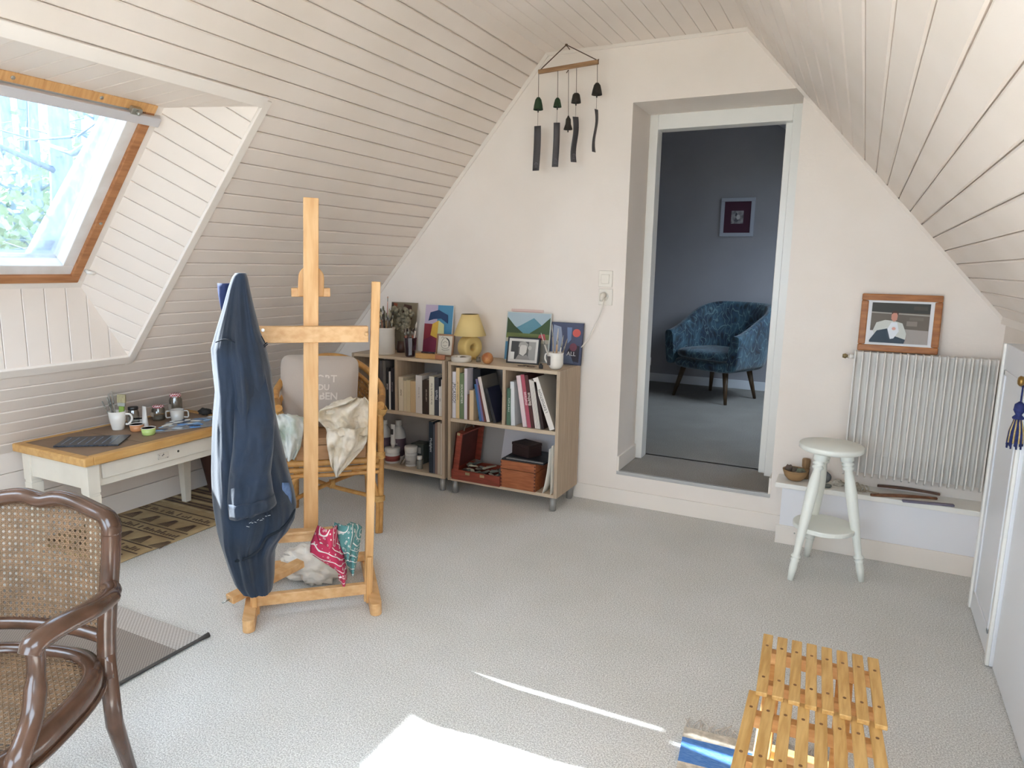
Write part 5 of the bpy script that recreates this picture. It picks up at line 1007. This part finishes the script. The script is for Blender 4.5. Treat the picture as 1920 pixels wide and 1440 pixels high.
# flat case on the seat, rags
fc = thing('wooden_case', 'flat light wooden case lying on the rattan chair seat', 'case', MW[rc] @ V((0, .07, .418)), rz=RA)
B().box((-.17, -.10, 0), (.17, .12, .075)).build('body', mat('case_wood', 'b58a62', .5, var=5, col2='a37a52', sc=(2, 9, 9)), fc, bevel=.003); B().box((-.172, -.102, .077), (.172, .122, .112)).build('lid', mat('case_wood'), fc, bevel=.004)
def rag(nm, lab, pts, c, dvk, col, col2, seed, bunch):
    """rag falling over an edge: hanging tail traced at its own distance plus a bunched top"""
    t = thing(nm, lab, 'rag', c); m = mat('rag_'+col, col, .9, var=16, col2=col2, bump=(120, .3, .003)); return t, m
wdir = V((math.cos(RA), math.sin(RA), 0)); ddir = V((-math.sin(RA), math.cos(RA), 0))
def CHP(x, y, dd): return onp(x, y, RO+ddir*dd, ddir)
m = mat('paint_rag', 'e8dece', .9, var=14, col2='cbbb9e', bump=(120, .3, .003), ramp=(.4, .7))
rg = thing('paint_rag', 'stained cream rag bunched on the right arm of the rattan chair, its end hanging down', 'rag', CHP(655, 800, -.05))
def ragf(R, dd, amp, fr):
    y0, y1 = R[0][0], R[-1][0]
    def fn(u, v):
        y = y0+(y1-y0)*u; xl, xr = lerp_rows(y, R); P = CHP(xl+(xr-xl)*v, y, dd); return P-ddir*(.03*math.sin(math.pi*v)+amp*math.sin(v*fr+u*4)+.045*(.5-abs(noise.noise(V((u*2.6+1, v*4.5, 3+dd*40))))*1.6)+.02*(.5-abs(noise.noise(V((u*6, v*9, 8))))*1.6))
    return fn
B().grid(ragf([(800, 614, 690), (820, 612, 688), (840, 614, 682), (860, 618, 660), (875, 622, 646), (889, 628, 634)], -.10, .016, 12), 26, 26).build('tail', m, rg, world=True, solid=.003)
B().grid(ragf([(744, 658, 684), (752, 640, 690), (765, 600, 692), (782, 594, 694), (800, 610, 692), (812, 614, 690)], -.06, .028, 11), 24, 34).build('bunch', m, rg, world=True, solid=.004)
q = MW[rg].inverted(); cc = CHP(655, 775, .0)
def rb3(u, v):
    a = 2*math.pi*u; bb = math.pi*v; d = V((math.sin(bb)*math.cos(a), math.sin(bb)*math.sin(a), math.cos(bb))); rid = 1-abs(noise.noise(d*2.4+V((7, 2, 1))))*2.2; k = 1+.4*rid-.2; return cc+wdir*(.125*d.x*k)+ddir*(.07*d.y*k)+V((0, 0, .062*d.z*k))
B().grid(rb3, 48, 26, cu=True).build('knot', m, rg, world=True)
r2 = thing('paint_rag', 'white rag with green stains hanging over the left side of the rattan chair seat', 'rag', CHP(540, 810, -.05))
m2 = mat('white_rag', 'd9dbd6', .9, var=11, col2='a9b8a6', bump=(120, .3, .003), ramp=(.45, .75))
B().grid(ragf([(774, 516, 540), (784, 514, 566), (800, 518, 570), (820, 524, 567), (840, 530, 563), (858, 536, 552)], -.07, .016, 10), 20, 22).build('fall', m2, r2, world=True, solid=.003)
cc2 = CHP(540, 792, .04)
def rb4(u, v):
    a = 2*math.pi*u; bb = math.pi*v; d = V((math.sin(bb)*math.cos(a), math.sin(bb)*math.sin(a), math.cos(bb))); k = 1+.35*(1-abs(noise.noise(d*2.2+V((1, 9, 4))))*2.2)-.2; return cc2+wdir*(.09*d.x*k)+ddir*(.09*d.y*k)+V((0, 0, .03*d.z*k))
B().grid(rb4, 40, 20, cu=True).build('knot', m2, r2, world=True)
# ================================================================== LOW TABLE UNDER THE ROOF WINDOW
TZ = .54; tx0, tx1, ty0, ty1 = -3.47, -2.93, 1.77, 2.70
tbl = thing('low_table', 'low white table with wooden-edged brown top against the boarded slope', 'table', ((tx0+tx1)/2, (ty0+ty1)/2, 0))
M_tw = mat('table_white', 'ddd6c8', .5, var=5, col2='d2cabb', bump=(25, .1)); M_edge = mat('table_edge', 'd0a466', .45, var=5, col2='bf9052', sc=(9, 1.5, 9)); M_lino = mat('table_lino', '8f7762', .6, var=8, col2='7f6853')
TB = lambda a, c, nm, m, bv=.003: B().box(a, c).build(nm, m, tbl, world=True, bevel=bv)
ew = .045
TB((tx0, ty0, TZ-.038), (tx1, ty0+ew, TZ), 'edging', M_edge, .006); TB((tx0, ty1-ew, TZ-.038), (tx1, ty1, TZ), 'edging', M_edge, .006)
TB((tx0, ty0+ew, TZ-.038), (tx0+.02, ty1-ew, TZ), 'edging', M_edge); TB((tx1-ew, ty0+ew, TZ-.038), (tx1, ty1-ew, TZ), 'edging', M_edge)
ysm = on(245, 824, 2, TZ).y
TB((tx0+.02, ty0+ew, TZ-.03), (tx1-ew, ysm-.003, TZ-.004), 'leaf', M_lino, .001); TB((tx0+.02, ysm+.003, TZ-.03), (tx1-ew, ty1-ew, TZ-.003), 'leaf', M_lino, .001)
lx, ly = .045, .045; az = TZ-.038
for (x, y) in ((tx0+.06, ty0+.05), (tx1-.05, ty0+.05), (tx0+.06, ty1-.07), (tx1-.05, ty1-.07)):
    b = B(); b.box((x-.028, y-.028, az-.135), (x+.028, y+.028, az)); b.beam((x, y, az-.135), (x, y, az-.15), .05, .05); b.beam((x, y, az-.147), (x, y, 0.0095), .056, .056, w2=.036, h2=.036); b.build('leg', M_tw, tbl, world=True, bevel=.002)
TB((tx1-.07, ty0+.075, az-.115), (tx1-.048, ty1-.095, az), 'apron', M_tw); TB((tx0+.05, ty0+.075, az-.115), (tx0+.07, ty1-.095, az), 'apron', M_tw)
TB((tx0+.085, ty0+.03, az-.115), (tx1-.075, ty0+.05, az), 'apron', M_tw); TB((tx0+.085, ty1-.07, az-.115), (tx1-.075, ty1-.05, az), 'apron', M_tw)
dw = B().box((tx1-.05, ty0+.10, az-.082), (tx1-.038, ty1-.115, az-.012)).build('drawer', M_tw, tbl, world=True, bevel=.003)
hy = (ty0+ty1)/2-.06; h = B().box((tx1-.038, hy-.03, az-.062), (tx1-.033, hy+.03, az-.032)).build('handle_plate', mat('worn_plate', 'c9c0b2', .5, var=60, col2='3a3530', ramp=(.6, .66)), dw, world=True, bevel=.004)
B().lathe([(.006, 0), (.004, .003)], 10, rot_to((1, 0, 0), (tx1-.038, hy+.085, az-.045))).build('keyhole', mat('dark_iron'), dw, world=True)
def T(px, py): p = on(px, py, 2, TZ-.003); return V((p.x, p.y, TZ-.003))
# mug with brushes
p = T(222, 805); mug = thing('mug', 'white mug full of brushes and palette knives on the low table', 'mug', p); M_mug = mat('mug_glaze', 'e6e2da', .2)
B().lathe([(0, 0), (.026, 0), (.028, .004), (.037, .05), (.041, .095), (.0385, .095), (.034, .05), (.025, .01), (0, .008)], 32).build('body', M_mug, mug); B().tube(smooth_pts([(.03, .022, .08), (.045, .04, .075), (.048, .045, .05), (.036, .035, .028), (.026, .024, .026)], 5), .0055, 8).build('handle', M_mug, mug)
for k, (dx, dy, L, c) in enumerate(((-.35, -.2, .17, '7d766c'), (-.22, -.1, .18, '8a8378'), (-.12, -.1, .185, '6f685e'), (-.3, .0, .16, '5a544c'), (-.05, -.06, .19, '8d867c'))):
    brush(p+V((dx*.04, dy*.04, .012)), (dx, dy, 1), L, .0035, c, 'a09a90', 'slim palette knife or brush standing in the white mug', 'tools in the white mug', tl=.05, flatk=.5, nm='palette_knife')
fb = thing('flat_brush', 'wide bristle brush with a green handle standing in the white mug', 'brush', p+V((.012, .012, .02)), rz=.6)
B().box((-.013, -.005, 0), (.013, .005, .10), Matrix.Rotation(.06, 4, 'Y')).build('handle', mat('green_handle', '7f9a3c', .5), fb, bevel=.003); B().box((-.018, -.006, .10), (.018, .006, .118), Matrix.Rotation(.06, 4, 'Y')).build('ferrule', mat('ferrule'), fb, bevel=.001); B().box((-.02, -.007, .118), (.02, .007, .16), Matrix.Rotation(.06, 4, 'Y')).build('bristles', mat('pale_bristle', 'b5aa86', .9, var=90, col2='9a8f6c', sc=(9, 9, 1)), fb, bevel=.002)
M_clr = glassmat('jar_glass', (.80, .82, .80), .12)
def jar(px, py, r, h, lab, lidc, gingham=False, nm='glass_jar'):
    p = T(px, py); t = thing(nm, lab, 'jar', p); B().lathe([(0, .001), (r*.9, .001), (r, .006), (r, h*.72), (r*.8, h*.84), (r*.8, h*.9)], 28).build('body', M_clr, t)
    B().lathe([(0, .004), (r*.85, .004), (r*.9, .01), (r*.9, h*.25), (0, h*.26)], 20).build('murky_water', mat('murk', '8d8478', .3), t)
    m = mat('lid_'+lidc, lidc, .4)
    if gingham:
        nt = m.node_tree; ch = nt.nodes.new('ShaderNodeTexChecker'); ch.inputs['Scale'].default_value = 120; ch.inputs[1].default_value = lin('b03a48'); ch.inputs[2].default_value = lin('e6d6d4'); tcn = nt.nodes.new('ShaderNodeTexCoord'); nt.links.new(tcn.outputs['Object'], ch.inputs[0]); nt.links.new(ch.outputs[0], nt.nodes['Principled BSDF'].inputs['Base Color'])
    B().lathe([(r*.86, h*.86), (r*.9, h*.87), (r*.9, h*.98), (r*.86, h), (0, h)], 28).build('lid', m, t); B().box((-r*.55, -r*1.02, h*.28), (r*.1, -r*.8, h*.55)).build('label', mat('jar_label', 'b0a89c', .6), t); return t
jar(252, 800, .027, .105, 'clear glass jar with a dark lid behind the white mug', '2c2826')
jar(298, 787, .033, .08, 'short glass jar with a red gingham lid on the low table', 'b0485a', True)
jar(331, 780, .033, .128, 'tall glass jar with a red gingham lid on the low table', 'b0495a', True)
p = T(273, 805); t = thing('paint_tube', 'white paint tube standing on its cap beside the dark-lidded jar', 'paint tube', p); B().lathe([(.014, 0), (.015, .003), (.015, .014), (.012, .015)], 14).build('cap', mat('dark_pen'), t); B().grid(lambda u, v: V((math.cos(2*math.pi*u)*.016*(1-.1*v), math.sin(2*math.pi*u)*(.016*(1-v)+.001), .015+.105*v)), 16, 5, cu=True).build('tube', mat('tube_white'), t)
for px, py, c, lab in ((259, 800, 'c9c6c0', 'grey-white enamel pot behind the orange one'), (257, 811, 'c98a5c', 'orange enamel pot with a white inside on the low table'), (279, 818, 'b9cf7c', 'lime green enamel pot with a white inside on the low table')):
    p = T(px, py-3); t = thing('enamel_pot', lab, 'pot', p); B().lathe([(0, 0), (.026, 0), (.03, .005), (.033, .034)], 28).build('body', mat('enamel_'+c, c, .3), t); B().lathe([(.033, .034), (.0345, .036), (.032, .037), (.028, .01), (0, .008)], 28).build('inside', M_mug, t)
p = T(333, 788); t = thing('glass_cup', 'clear glass cup with two square handles on the low table', 'cup', p, rz=.7); B().lathe([(0, .001), (.03, .001), (.032, .005), (.0355, .06), (.033, .06), (.029, .008), (0, .006)], 28).build('body', mat('frosted_cup', 'c6c4be', .15, spec=.7), t)
for s in (-1, 1): B().tube([(s*.032, 0, .052), (s*.052, 0, .052), (s*.056, 0, .045), (s*.056, 0, .022), (s*.052, 0, .016), (s*.03, 0, .018)], .004, 7).build('handle', mat('frosted_cup'), t)
# palette sheet smeared with blue paint
pal = thing('paint_palette', 'paint-smeared palette sheet with streaks of blue on the low table', 'palette', T(350, 800)); b = B()
q = [T(292, 812), T(398, 799), T(399, 781), T(312, 793)]; b.prism([v+V((0, 0, .001)) for v in q], (0, 0, .003)); b.build('sheet', mat('palette_sheet', 'a7a199', .6, var=25, col2='7f8790'), pal, world=True)
rnd = random.Random(6); pc_ = ['5d93cf', '8fb8dd', 'dfe0dc', '39455a', '6b83a0', 'b9c6d2']
for k in range(34):
    u, v = rnd.random(), rnd.random(); P = q[0].lerp(q[1], u).lerp(q[3].lerp(q[2], u), v); o = B().blob((0, 0, 0), (rnd.uniform(.012, .035), rnd.uniform(.006, .014), .003), k, .5, 2, 10, 6).build('paint_smear', mat('smear_'+pc_[k % 6], pc_[k % 6], .4), pal); o.location = P+V((0, 0, .005))-MW[pal].translation; o.rotation_euler = (0, 0, rnd.uniform(.6, 1.6))
bk = thing('booklet', 'dark glossy booklet lying on the near end of the low table', 'booklet', T(170, 828)); q = [T(100, 839), T(222, 836), T(246, 817), T(128, 822)]; B().prism([v+V((0, 0, .001)) for v in q], (0, 0, .006)).build('cover', mat('glossy_dark', '23262c', .25, var=14, col2='3d4652', sc=(2, 14, 2)), bk, world=True)
b = B()
for k in range(7):
    f = (k+.7)/8; a, c = q[0].lerp(q[1], f), q[3].lerp(q[2], f); b.beam(a.lerp(c, .15)+V((0, 0, .0074)), a.lerp(c, .85)+V((0, 0, .0074)), .004, .0006)
b.build('printed_lines', mat('print_grey', '8d98a4', .5), bk, world=True)
o = thing('rag_ball', 'small dark crumpled cloth at the far end of the low table', 'cloth', T(385, 778)); B().blob((0, 0, .018), (.04, .03, .018), 3, .6, 2.5, 18, 10).build('folds', mat('dark_cloth', '33302e', .9), o)
o = thing('leaning_board', 'dark brown board leaning against the knee wall beneath the low table', 'board', (XKL+.1, 2.95, 0)); B().prism([(XKL+.16, 2.80, .007), (XKL+.16, 3.3, .007), (XKL+.03, 3.3, .42), (XKL+.03, 2.80, .42)], (.008, 0, .004)).build('board', mat('board_brown', '4a3028', .6, var=5, col2='3d2620'), o, world=True)
# ================================================================== RUGS
kl_ = thing('kilim', 'worn tan and brown kilim with dark geometric bands under the low table', 'rug', (-3.26, 2.4, 0)); kx0, kx1, ky0, ky1 = -3.56, -2.965, 1.86, 2.98
M_k = mat('kilim_ground', 'b8a27a', .95, var=7, col2='a08862', bump=(260, .5, .003)); M_kd = mat('kilim_dark', '6b5542', .95, var=40, col2='4d3b30', bump=(260, .5, .003)); M_kl = mat('kilim_light', 'c2ae88', .95, var=20, col2='ab9670', bump=(260, .5, .003))
B().grid(lambda u, v: V((kx0+(kx1-kx0)*u, ky0+(ky1-ky0)*v, .004+.002*math.sin(v*19+u*5)*(u**2))), 12, 20).build('weave', M_k, kl_, world=True, solid=.004)
b = B(); bl = B(); rnd = random.Random(9); zk = .0085
def kq(bb, pts): bb.prism([V((kx0+(kx1-kx0)*u, ky0+(ky1-ky0)*v, zk)) for u, v in pts], (0, 0, .0006))
for v0 in (.13, .31, .50): 
    for dv in (0, .07): kq(b, R4(.02, v0+dv, .98, v0+dv+.008))
    for k in range(26):
        u = .03+k*.036; 
        if rnd.random() < .8: kq(b, R4(u, v0+.02, u+.02, v0+.02+rnd.uniform(.012, .035)))
for v0, off in ((.03, .0), (.215, .12), (.40, .0)):
    for k in range(4):
        u0 = .06+off+k*.24
        for j in range(7): kq(b, [(u0+j*.022, v0), (u0+j*.022+.01, v0), (u0+.08+(j-3)*.006+.006, v0+.075), (u0+.08+(j-3)*.006, v0+.075)])
for k in range(14): v = .62+k*.027; kq(b if k % 3 else bl, R4(.02, v, .98, v+.018))
b.build('dark_pattern', M_kd, kl_, world=True); bl.build('light_bands', M_kl, kl_, world=True)
gm = thing('woven_mat', 'grey flat-woven mat with a paler end band behind the cane armchair', 'mat', (-2.6, 1.1, 0))
def weave(nm, c1, c2, sc):
    m = mat(nm, c1, .9); nt = m.node_tree; ch = nt.nodes.new('ShaderNodeTexChecker'); ch.inputs['Scale'].default_value = sc; ch.inputs[1].default_value = lin(c1); ch.inputs[2].default_value = lin(c2); tcn = nt.nodes.new('ShaderNodeTexCoord'); nt.links.new(tcn.outputs['Object'], ch.inputs[0]); nt.links.new(ch.outputs[0], nt.nodes['Principled BSDF'].inputs['Base Color'])
    bp = nt.nodes.new('ShaderNodeBump'); bp.inputs['Strength'].default_value = .6; bp.inputs['Distance'].default_value = .004; nt.links.new(ch.outputs[1], bp.inputs['Height']); nt.links.new(bp.outputs[0], nt.nodes['Principled BSDF'].inputs['Normal']); return m
B().box((-3.15, .55, .002), (-2.083, 1.535, .009)).build('field', weave('mat_grey', '7d736a', '9a9088', 170), gm, world=True); B().box((-3.15, 1.535, .002), (-2.083, 1.645, .009)).build('end_band', weave('mat_pale', 'c2bbb4', 'a39b94', 120), gm, world=True)
B().tube([(-2.083, .55, .008), (-2.083, 1.62, .008), (-2.075, 1.66, .012)], [.006, .006, .010], 6).build('binding', mat('mat_binding', '4a4642', .9), gm, world=True)
rr = thing('rag_rug', 'small cream rag rug with blue stripes and fringe beneath the slatted stool', 'rug', (-.12, 1.75, 0))
M_rb = mat('rag_blue', '3f78c4', .95, var=60, col2='6f9ad4', sc=(1, 8, 1), bump=(150, .6, .004)); M_rc = mat('rag_cream', 'd9cfc0', .95, var=60, col2='b9b09f', bump=(150, .6, .004))
RR = Matrix.Translation((-.368, 1.976, 0)) @ Matrix.Rotation(.11, 4, 'Z')
yy = 0
for k, (w, m) in enumerate(((.05, M_rc), (.11, M_rb), (.07, M_rc), (.05, M_rb), (.03, M_rc), (.06, M_rb), (.09, M_rc), (.1, M_rb))):
    B().box((0.0, -yy-w, .002), (.42, -yy, .009), RR).build('stripe', m, rr, world=True); yy += w
b = B(); rnd = random.Random(12)
for k in range(34): x = .005+k*.0125; b.tube(smooth_pts([RR @ V((x, 0, .006)), RR @ V((x+rnd.uniform(-.01, .01), .02, .006)), RR @ V((x+rnd.uniform(-.02, .02), .035+rnd.uniform(0, .03), .005))], 3), .0018, 4)
o = b.build('fringe', mat('fringe', 'cfc6ba', .95), rr, world=True); o['kind'] = 'stuff'
# ================================================================== SLATTED STOOL (two interleaved slat panels on crossed legs)
M_slat = mat('slat_pine', 'd4ac6c', .5, var=6, col2='bc9050', sc=(16, 1.5, 16), bump=(16, .08)); M_rail = mat('rail_pine', 'd4a266', .5, var=6, col2='c08c50', sc=(2, 12, 12)); M_plug = mat('plug_dark', '7a5430', .6)
sst = thing('slatted_stool', 'low folding pine stool with two interleaved panels of slats', 'stool', (-.01, 1.72, 0)); Z1, Z2s = .352, .34
def slat_panel(tl, tr, bl_, br, z, bext=0):
    A_, B_, C_, D_ = (on(x, y, 2, z) for x, y in (tl, tr, br, bl_))
    if bext: D_, C_ = A_+(D_-A_)*bext, B_+(C_-B_)*bext
    for i in range(8):
        f = i/7; a, c = A_.lerp(B_, f), D_.lerp(C_, f); s = B().beam(a-V((0, 0, .006)), c-V((0, 0, .006)), .027, .012).build('slat', M_slat, sst, world=True, bevel=.002)
        for t in (.22, .76): P = a.lerp(c, t); B().lathe([(.0042, -.001), (.0042, .0008)], 10, Matrix.Translation(P)).build('plug', M_plug, s, world=True)
    for t in (.22, .76): a, c = A_.lerp(D_, t), B_.lerp(C_, t); B().beam(a+V((.004, 0, -.029)), c+V((-.004, 0, -.029)), .026, .034).build('rail', M_rail, sst, world=True, bevel=.002)
    return A_, B_, C_, D_
q1 = slat_panel((1441, 1189), (1637, 1233), (1428, 1298), (1653, 1360), Z1)
q2 = slat_panel((1415, 1295), (1640, 1352), (1384, 1432), (1664, 1500), Z2s, 1.12)
yt, yb2 = q1[0].y-.03, q2[3].y+.03; xl, xr = q1[0].x+.03, q1[1].x-.03
for x in (xl, xr-.035):
    B().beam((x, yt, .31), (x, yb2+.06, .016), .018, .042, up=(1, 0, 0)).build('leg', M_rail, sst, world=True, bevel=.003); B().beam((x+.022, yb2, .305), (x+.022, yt-.06, .016), .018, .042, up=(1, 0, 0)).build('leg', M_rail, sst, world=True, bevel=.003)
    B().lathe([(.009, 0), (.009, .05)], 10, rot_to((1, 0, 0), (x-.012, (yt+yb2)/2, .16))).build('pivot', M_steel, sst, world=True)
for y in (yt-.06, yb2+.06): B().beam((xl-.01, y, .045), (xr+.01, y, .045), .03, .03).build('stretcher', M_rail, sst, world=True, bevel=.003)
# ================================================================== CANE ARMCHAIR IN THE CORNER
LC = thing('cane_armchair', 'carved dark wooden armchair with cane back and cane seat', 'armchair', (-1.735, .75, 0), rz=.33)
M_wal = mat('walnut_polish', '54392a', .22, var=5, col2='402a1c', sc=(3, 3, 3), coat=.3); M_cane = mat('chair_cane', '7d6044', .5, var=25, col2='685038')
def yb_(x): return .185+.028*(1-(x/.23)**2)
def bpt(x, z, d=0): z = z-.022; return V((x, yb_(x)+.10*(z-.45)+d, z))
crest = [(-.208, .765), (-.207, .785), (-.192, .806), (-.15, .818), (-.10, .832), (-.05, .838), (0, .829), (.05, .838), (.10, .832), (.15, .818), (.192, .806), (.207, .785), (.208, .765)]
post = [(.205, .69), (.196, .59), (.19, .50), (.19, .38)]
def rail(nm, pts, w, h, n=10): return B().tube(smooth_pts(pts, 4), [w]*((len(pts)-1)*4+1), n, flat=h/w).build(nm, M_wal, LC)
rail('crest_rail', [bpt(x, z-.018) for x, z in crest], .026, .02); B().tube(smooth_pts([bpt(x, z-.004, -.006) for x, z in crest], 4), .008, 7).build('crest_moulding', M_wal, LC)
for s in (-1, 1):
    rail('back_post', [bpt(s*x, z) for x, z in [(.207, .77)]+post], .025, .021); B().tube(smooth_pts([bpt(s*x*1.03, z, -.014) for x, z in [(.207, .77)]+post], 4), .006, 6).build('post_moulding', M_wal, LC)
    B().tube([(s*.19, .187, .42), (s*.19, .195, .22), (s*.20, .24, .0)], [.021, .021, .015], 10).build('leg', M_wal, LC)
    B().tube(smooth_pts([(s*.235, -.225, .37), (s*.262, -.25, .31), (s*.245, -.235, .18), (s*.225, -.215, .06), (s*.245, -.24, .012)], 5), [.028]*4+[.034]*3+[.026]*6+[.018]*5+[.022]*3, 10).build('leg', M_wal, LC)
    arm = smooth_pts([(s*.198, .205, .595), (s*.25, .15, .605), (s*.275, .06, .615), (s*.268, -.03, .62), (s*.256, -.085, .61), (s*.254, -.10, .592)], 6)
    B().tube(arm, [.021]*8+[.028]*(len(arm)-12)+[.026]*4, 12, flat=.8).build('arm', M_wal, LC); B().tube([p+V((s*.012, 0, .013)) for p in arm[2:-3]], .006, 6).build('arm_moulding', M_wal, LC)
    B().tube(smooth_pts([(s*.254, -.085, .60), (s*.256, -.09, .55), (s*.266, -.12, .47), (s*.28, -.175, .42), (s*.275, -.19, .385)], 5), [.018]*7+[.022]*8+[.024]*6, 10).build('arm_support', M_wal, LC)
rail('back_rail', [bpt(x, .478+.012*math.cos(x*7)) for x in (-.185, -.1, 0, .1, .185)], .02, .017)
def outline(k, z):   # seat plan, k = scale
    pts = []
    for a in [2*math.pi*i/56 for i in range(56)]:
        x = math.copysign(abs(math.cos(a))**.62, math.cos(a)); y = math.copysign(abs(math.sin(a))**.7, math.sin(a)); w = .29-.065*(y*.5+.5); pts.append(V((x*w*k, (y*.245)*k-.03, z-.03)))
    return pts
prf = [(1.0, .385), (1.03, .40), (1.035, .425), (1.015, .441), (.96, .447), (.90, .445), (.87, .436), (.865, .425), (.88, .40), (.95, .385)]
b = B(); n = 56; vs = [p for k, z in prf for p in outline(k, z)]; fs = [(i*n+j, i*n+(j+1) % n, ((i+1) % 10)*n+(j+1) % n, ((i+1) % 10)*n+j) for i in range(10) for j in range(n)]; b.add(vs, fs, True); b.build('seat_rail', M_wal, LC)
b = B(); b.tube(outline(1.035, .395), .007, 6, closed=True); b.build('apron_moulding', M_wal, LC)
def cane_field(fn, inside, us, vs_, nm):
    """woven cane: paired verticals and horizontals plus diagonals leave rows of open holes"""
    b = B(); r = .0019
    def run(pts):
        seg = []
        for u, v in pts:
            if inside(u, v): seg.append(fn(u, v))
            else:
                if len(seg) > 1: b.tube(seg, r, 4)
                seg = []
        if len(seg) > 1: b.tube(seg, r, 4)
    (u0, u1, p), (v0, v1, _) = us, vs_; nu, nv = int((u1-u0)/p), int((v1-v0)/p)
    for i in range(nu+1):
        for d in (-.0024, .0024): run([(u0+i*p+d, v0+(v1-v0)*k/24) for k in range(25)])
    for j in range(nv+1):
        for d in (-.0024, .0024): run([(u0+(u1-u0)*k/24, v0+j*p+d) for k in range(25)])
    for i in range(-nv, nu+1):
        run([(u0+(i+.5)*p+t*p/2, v0+t*p/2) for t in range(2*nv+2)]); run([(u0+(i+nv+.5)*p-t*p/2, v0+t*p/2) for t in range(2*nv+2)])
    o = b.build(nm, M_cane, LC); o['kind'] = 'stuff'
def topz(x): 
    ax = abs(x); return .80 if ax < .1 else .80-.025*(ax-.1)/.1
cane_field(lambda x, z: bpt(x, z), lambda x, z: abs(x) < (.178+.018*max(0, min(1, (z-.47)/.31))) and   .48 < z < topz(x)+.002, (-.208, .208, .0155), (.485, .815, .0155), 'cane_back')
cane_field(lambda x, y: V((x, y-.03, .398)), lambda x, y: abs(x/.235)**2.6+abs(y/.214)**2.6 < 1, (-.235, .235, .0155), (-.212, .212, .0155), 'cane_seat')
# ================================================================== OUTSIDE: garden trees
struct('ground_outside', B().box((-80, -60, -3.3), (60, 80, -3.0)), mat('grass', '77786c', .95, var=2, col2='8a887c'))
M_bark = mat('hazy_bark', 'a3b0be', .9, var=6, col2='8b98a6', sc=(4, 4, 1), bump=(12, .4)); M_leafp = mat('hazy_leaf', '9fae98', .8, var=4, col2='b9c5ae')  # pale bluish haze of the outdoor view is put into bark and leaf colours
def tree(lab, base, tip, r, seed, nb=26, grp='garden trees outside the roof window'):
    t = thing('garden_tree', lab, 'tree', base, group=grp); d = V(tip)-V(base); rnd = random.Random(seed)
    pts = [d*f+V((rnd.uniform(-.1, .1), rnd.uniform(-.1, .1), 0))*f*(1-f)*3 for f in (0, .2, .4, .6, .8, 1)]
    B().tube(smooth_pts(pts, 4), [r*(1-.8*k/20) for k in range(21)], 9).build('trunk', M_bark, t); b = B()
    for k in range(nb):
        f = rnd.uniform(.25, .98); p = d*f; a = rnd.uniform(0, 6.28); L = rnd.uniform(.8, 2.4)*(1.2-f*.6); e = p+V((math.cos(a)*L, math.sin(a)*L, rnd.uniform(-.1, .9)*L)); m_ = (p+e)/2+V((0, 0, -.1*L)); b.tube([p, m_, e], [r*.22, r*.13, r*.05], 5)
        for j in range(5): g = rnd.uniform(.3, 1); s = p.lerp(e, g); a2 = rnd.uniform(0, 6.28); l2 = L*.35; b.tube([s, s+V((math.cos(a2)*l2, math.sin(a2)*l2, rnd.uniform(-.3, .5)*l2))], [r*.05, r*.025], 4)
    b.build('branches', M_bark, t)
def WX(px, py, x): return on(px, py, 0, x)
def grounded(px0, py0, px1, py1, x):
    a, c = WX(px0, py0, x), WX(px1, py1, x); k = (a.z+3)/(a.z-c.z); base = a+(c-a)*k; tip = base+(a-base)*2.0; return base, tip
for (x0, y0, x1, y1, X, r, lab) in ((10, 150, 50, 470, -13, .13, 'slim tilted bare tree seen through the roof window, next to the close pair'), (42, 150, 58, 470, -14, .15, 'straight bare tree seen through the roof window, thicker of the close pair'), (52, 150, 72, 470, -12, .11, 'slim bare tree seen through the roof window, slimmer of the close pair'), (108, 160, 116, 470, -10, .22, 'thick bare tree in the middle of the view through the roof window'), (184, 170, 190, 470, -16, .14, 'distant slim tree seen through the roof window behind the leaning trunk'), (140, 170, 146, 470, -18, .12, 'distant thin tree seen through the roof window beside the thick one')):
    bs_, tp_ = grounded(x0, y0, x1, y1, X); tree(lab, bs_, tp_, r, int(x0*7+X*3))
bs_, tp_ = grounded(222, 215, 96, 480, -8); tree('large pale trunk leaning steeply across the view through the roof window', bs_, bs_+(tp_-bs_)*.9, .30, 77, 12)
b = B(); rnd = random.Random(21)
for k in range(5200):
    X = rnd.uniform(-11, -19); px = rnd.uniform(-120, 270); py = 470-abs(rnd.gauss(0, 1))*105+rnd.uniform(-10, 40); P = WX(px, py, X); s = rnd.uniform(.03, .09); u = V((rnd.uniform(-1, 1), rnd.uniform(-1, 1), rnd.uniform(-1, 1))).normalized(); w = u.orthogonal().normalized()
    b.add([P-u*s-w*s*.5, P+u*s-w*s*.5, P+u*s+w*s*.5, P-u*s+w*s*.5], [(0, 1, 2, 3)])
me = b.mesh('hedge_foliage', weld=False); o = obj('hedge_foliage', me, M_leafp); tag(o, 'pale spring foliage of the bushes below the garden trees', 'foliage', kind='stuff')
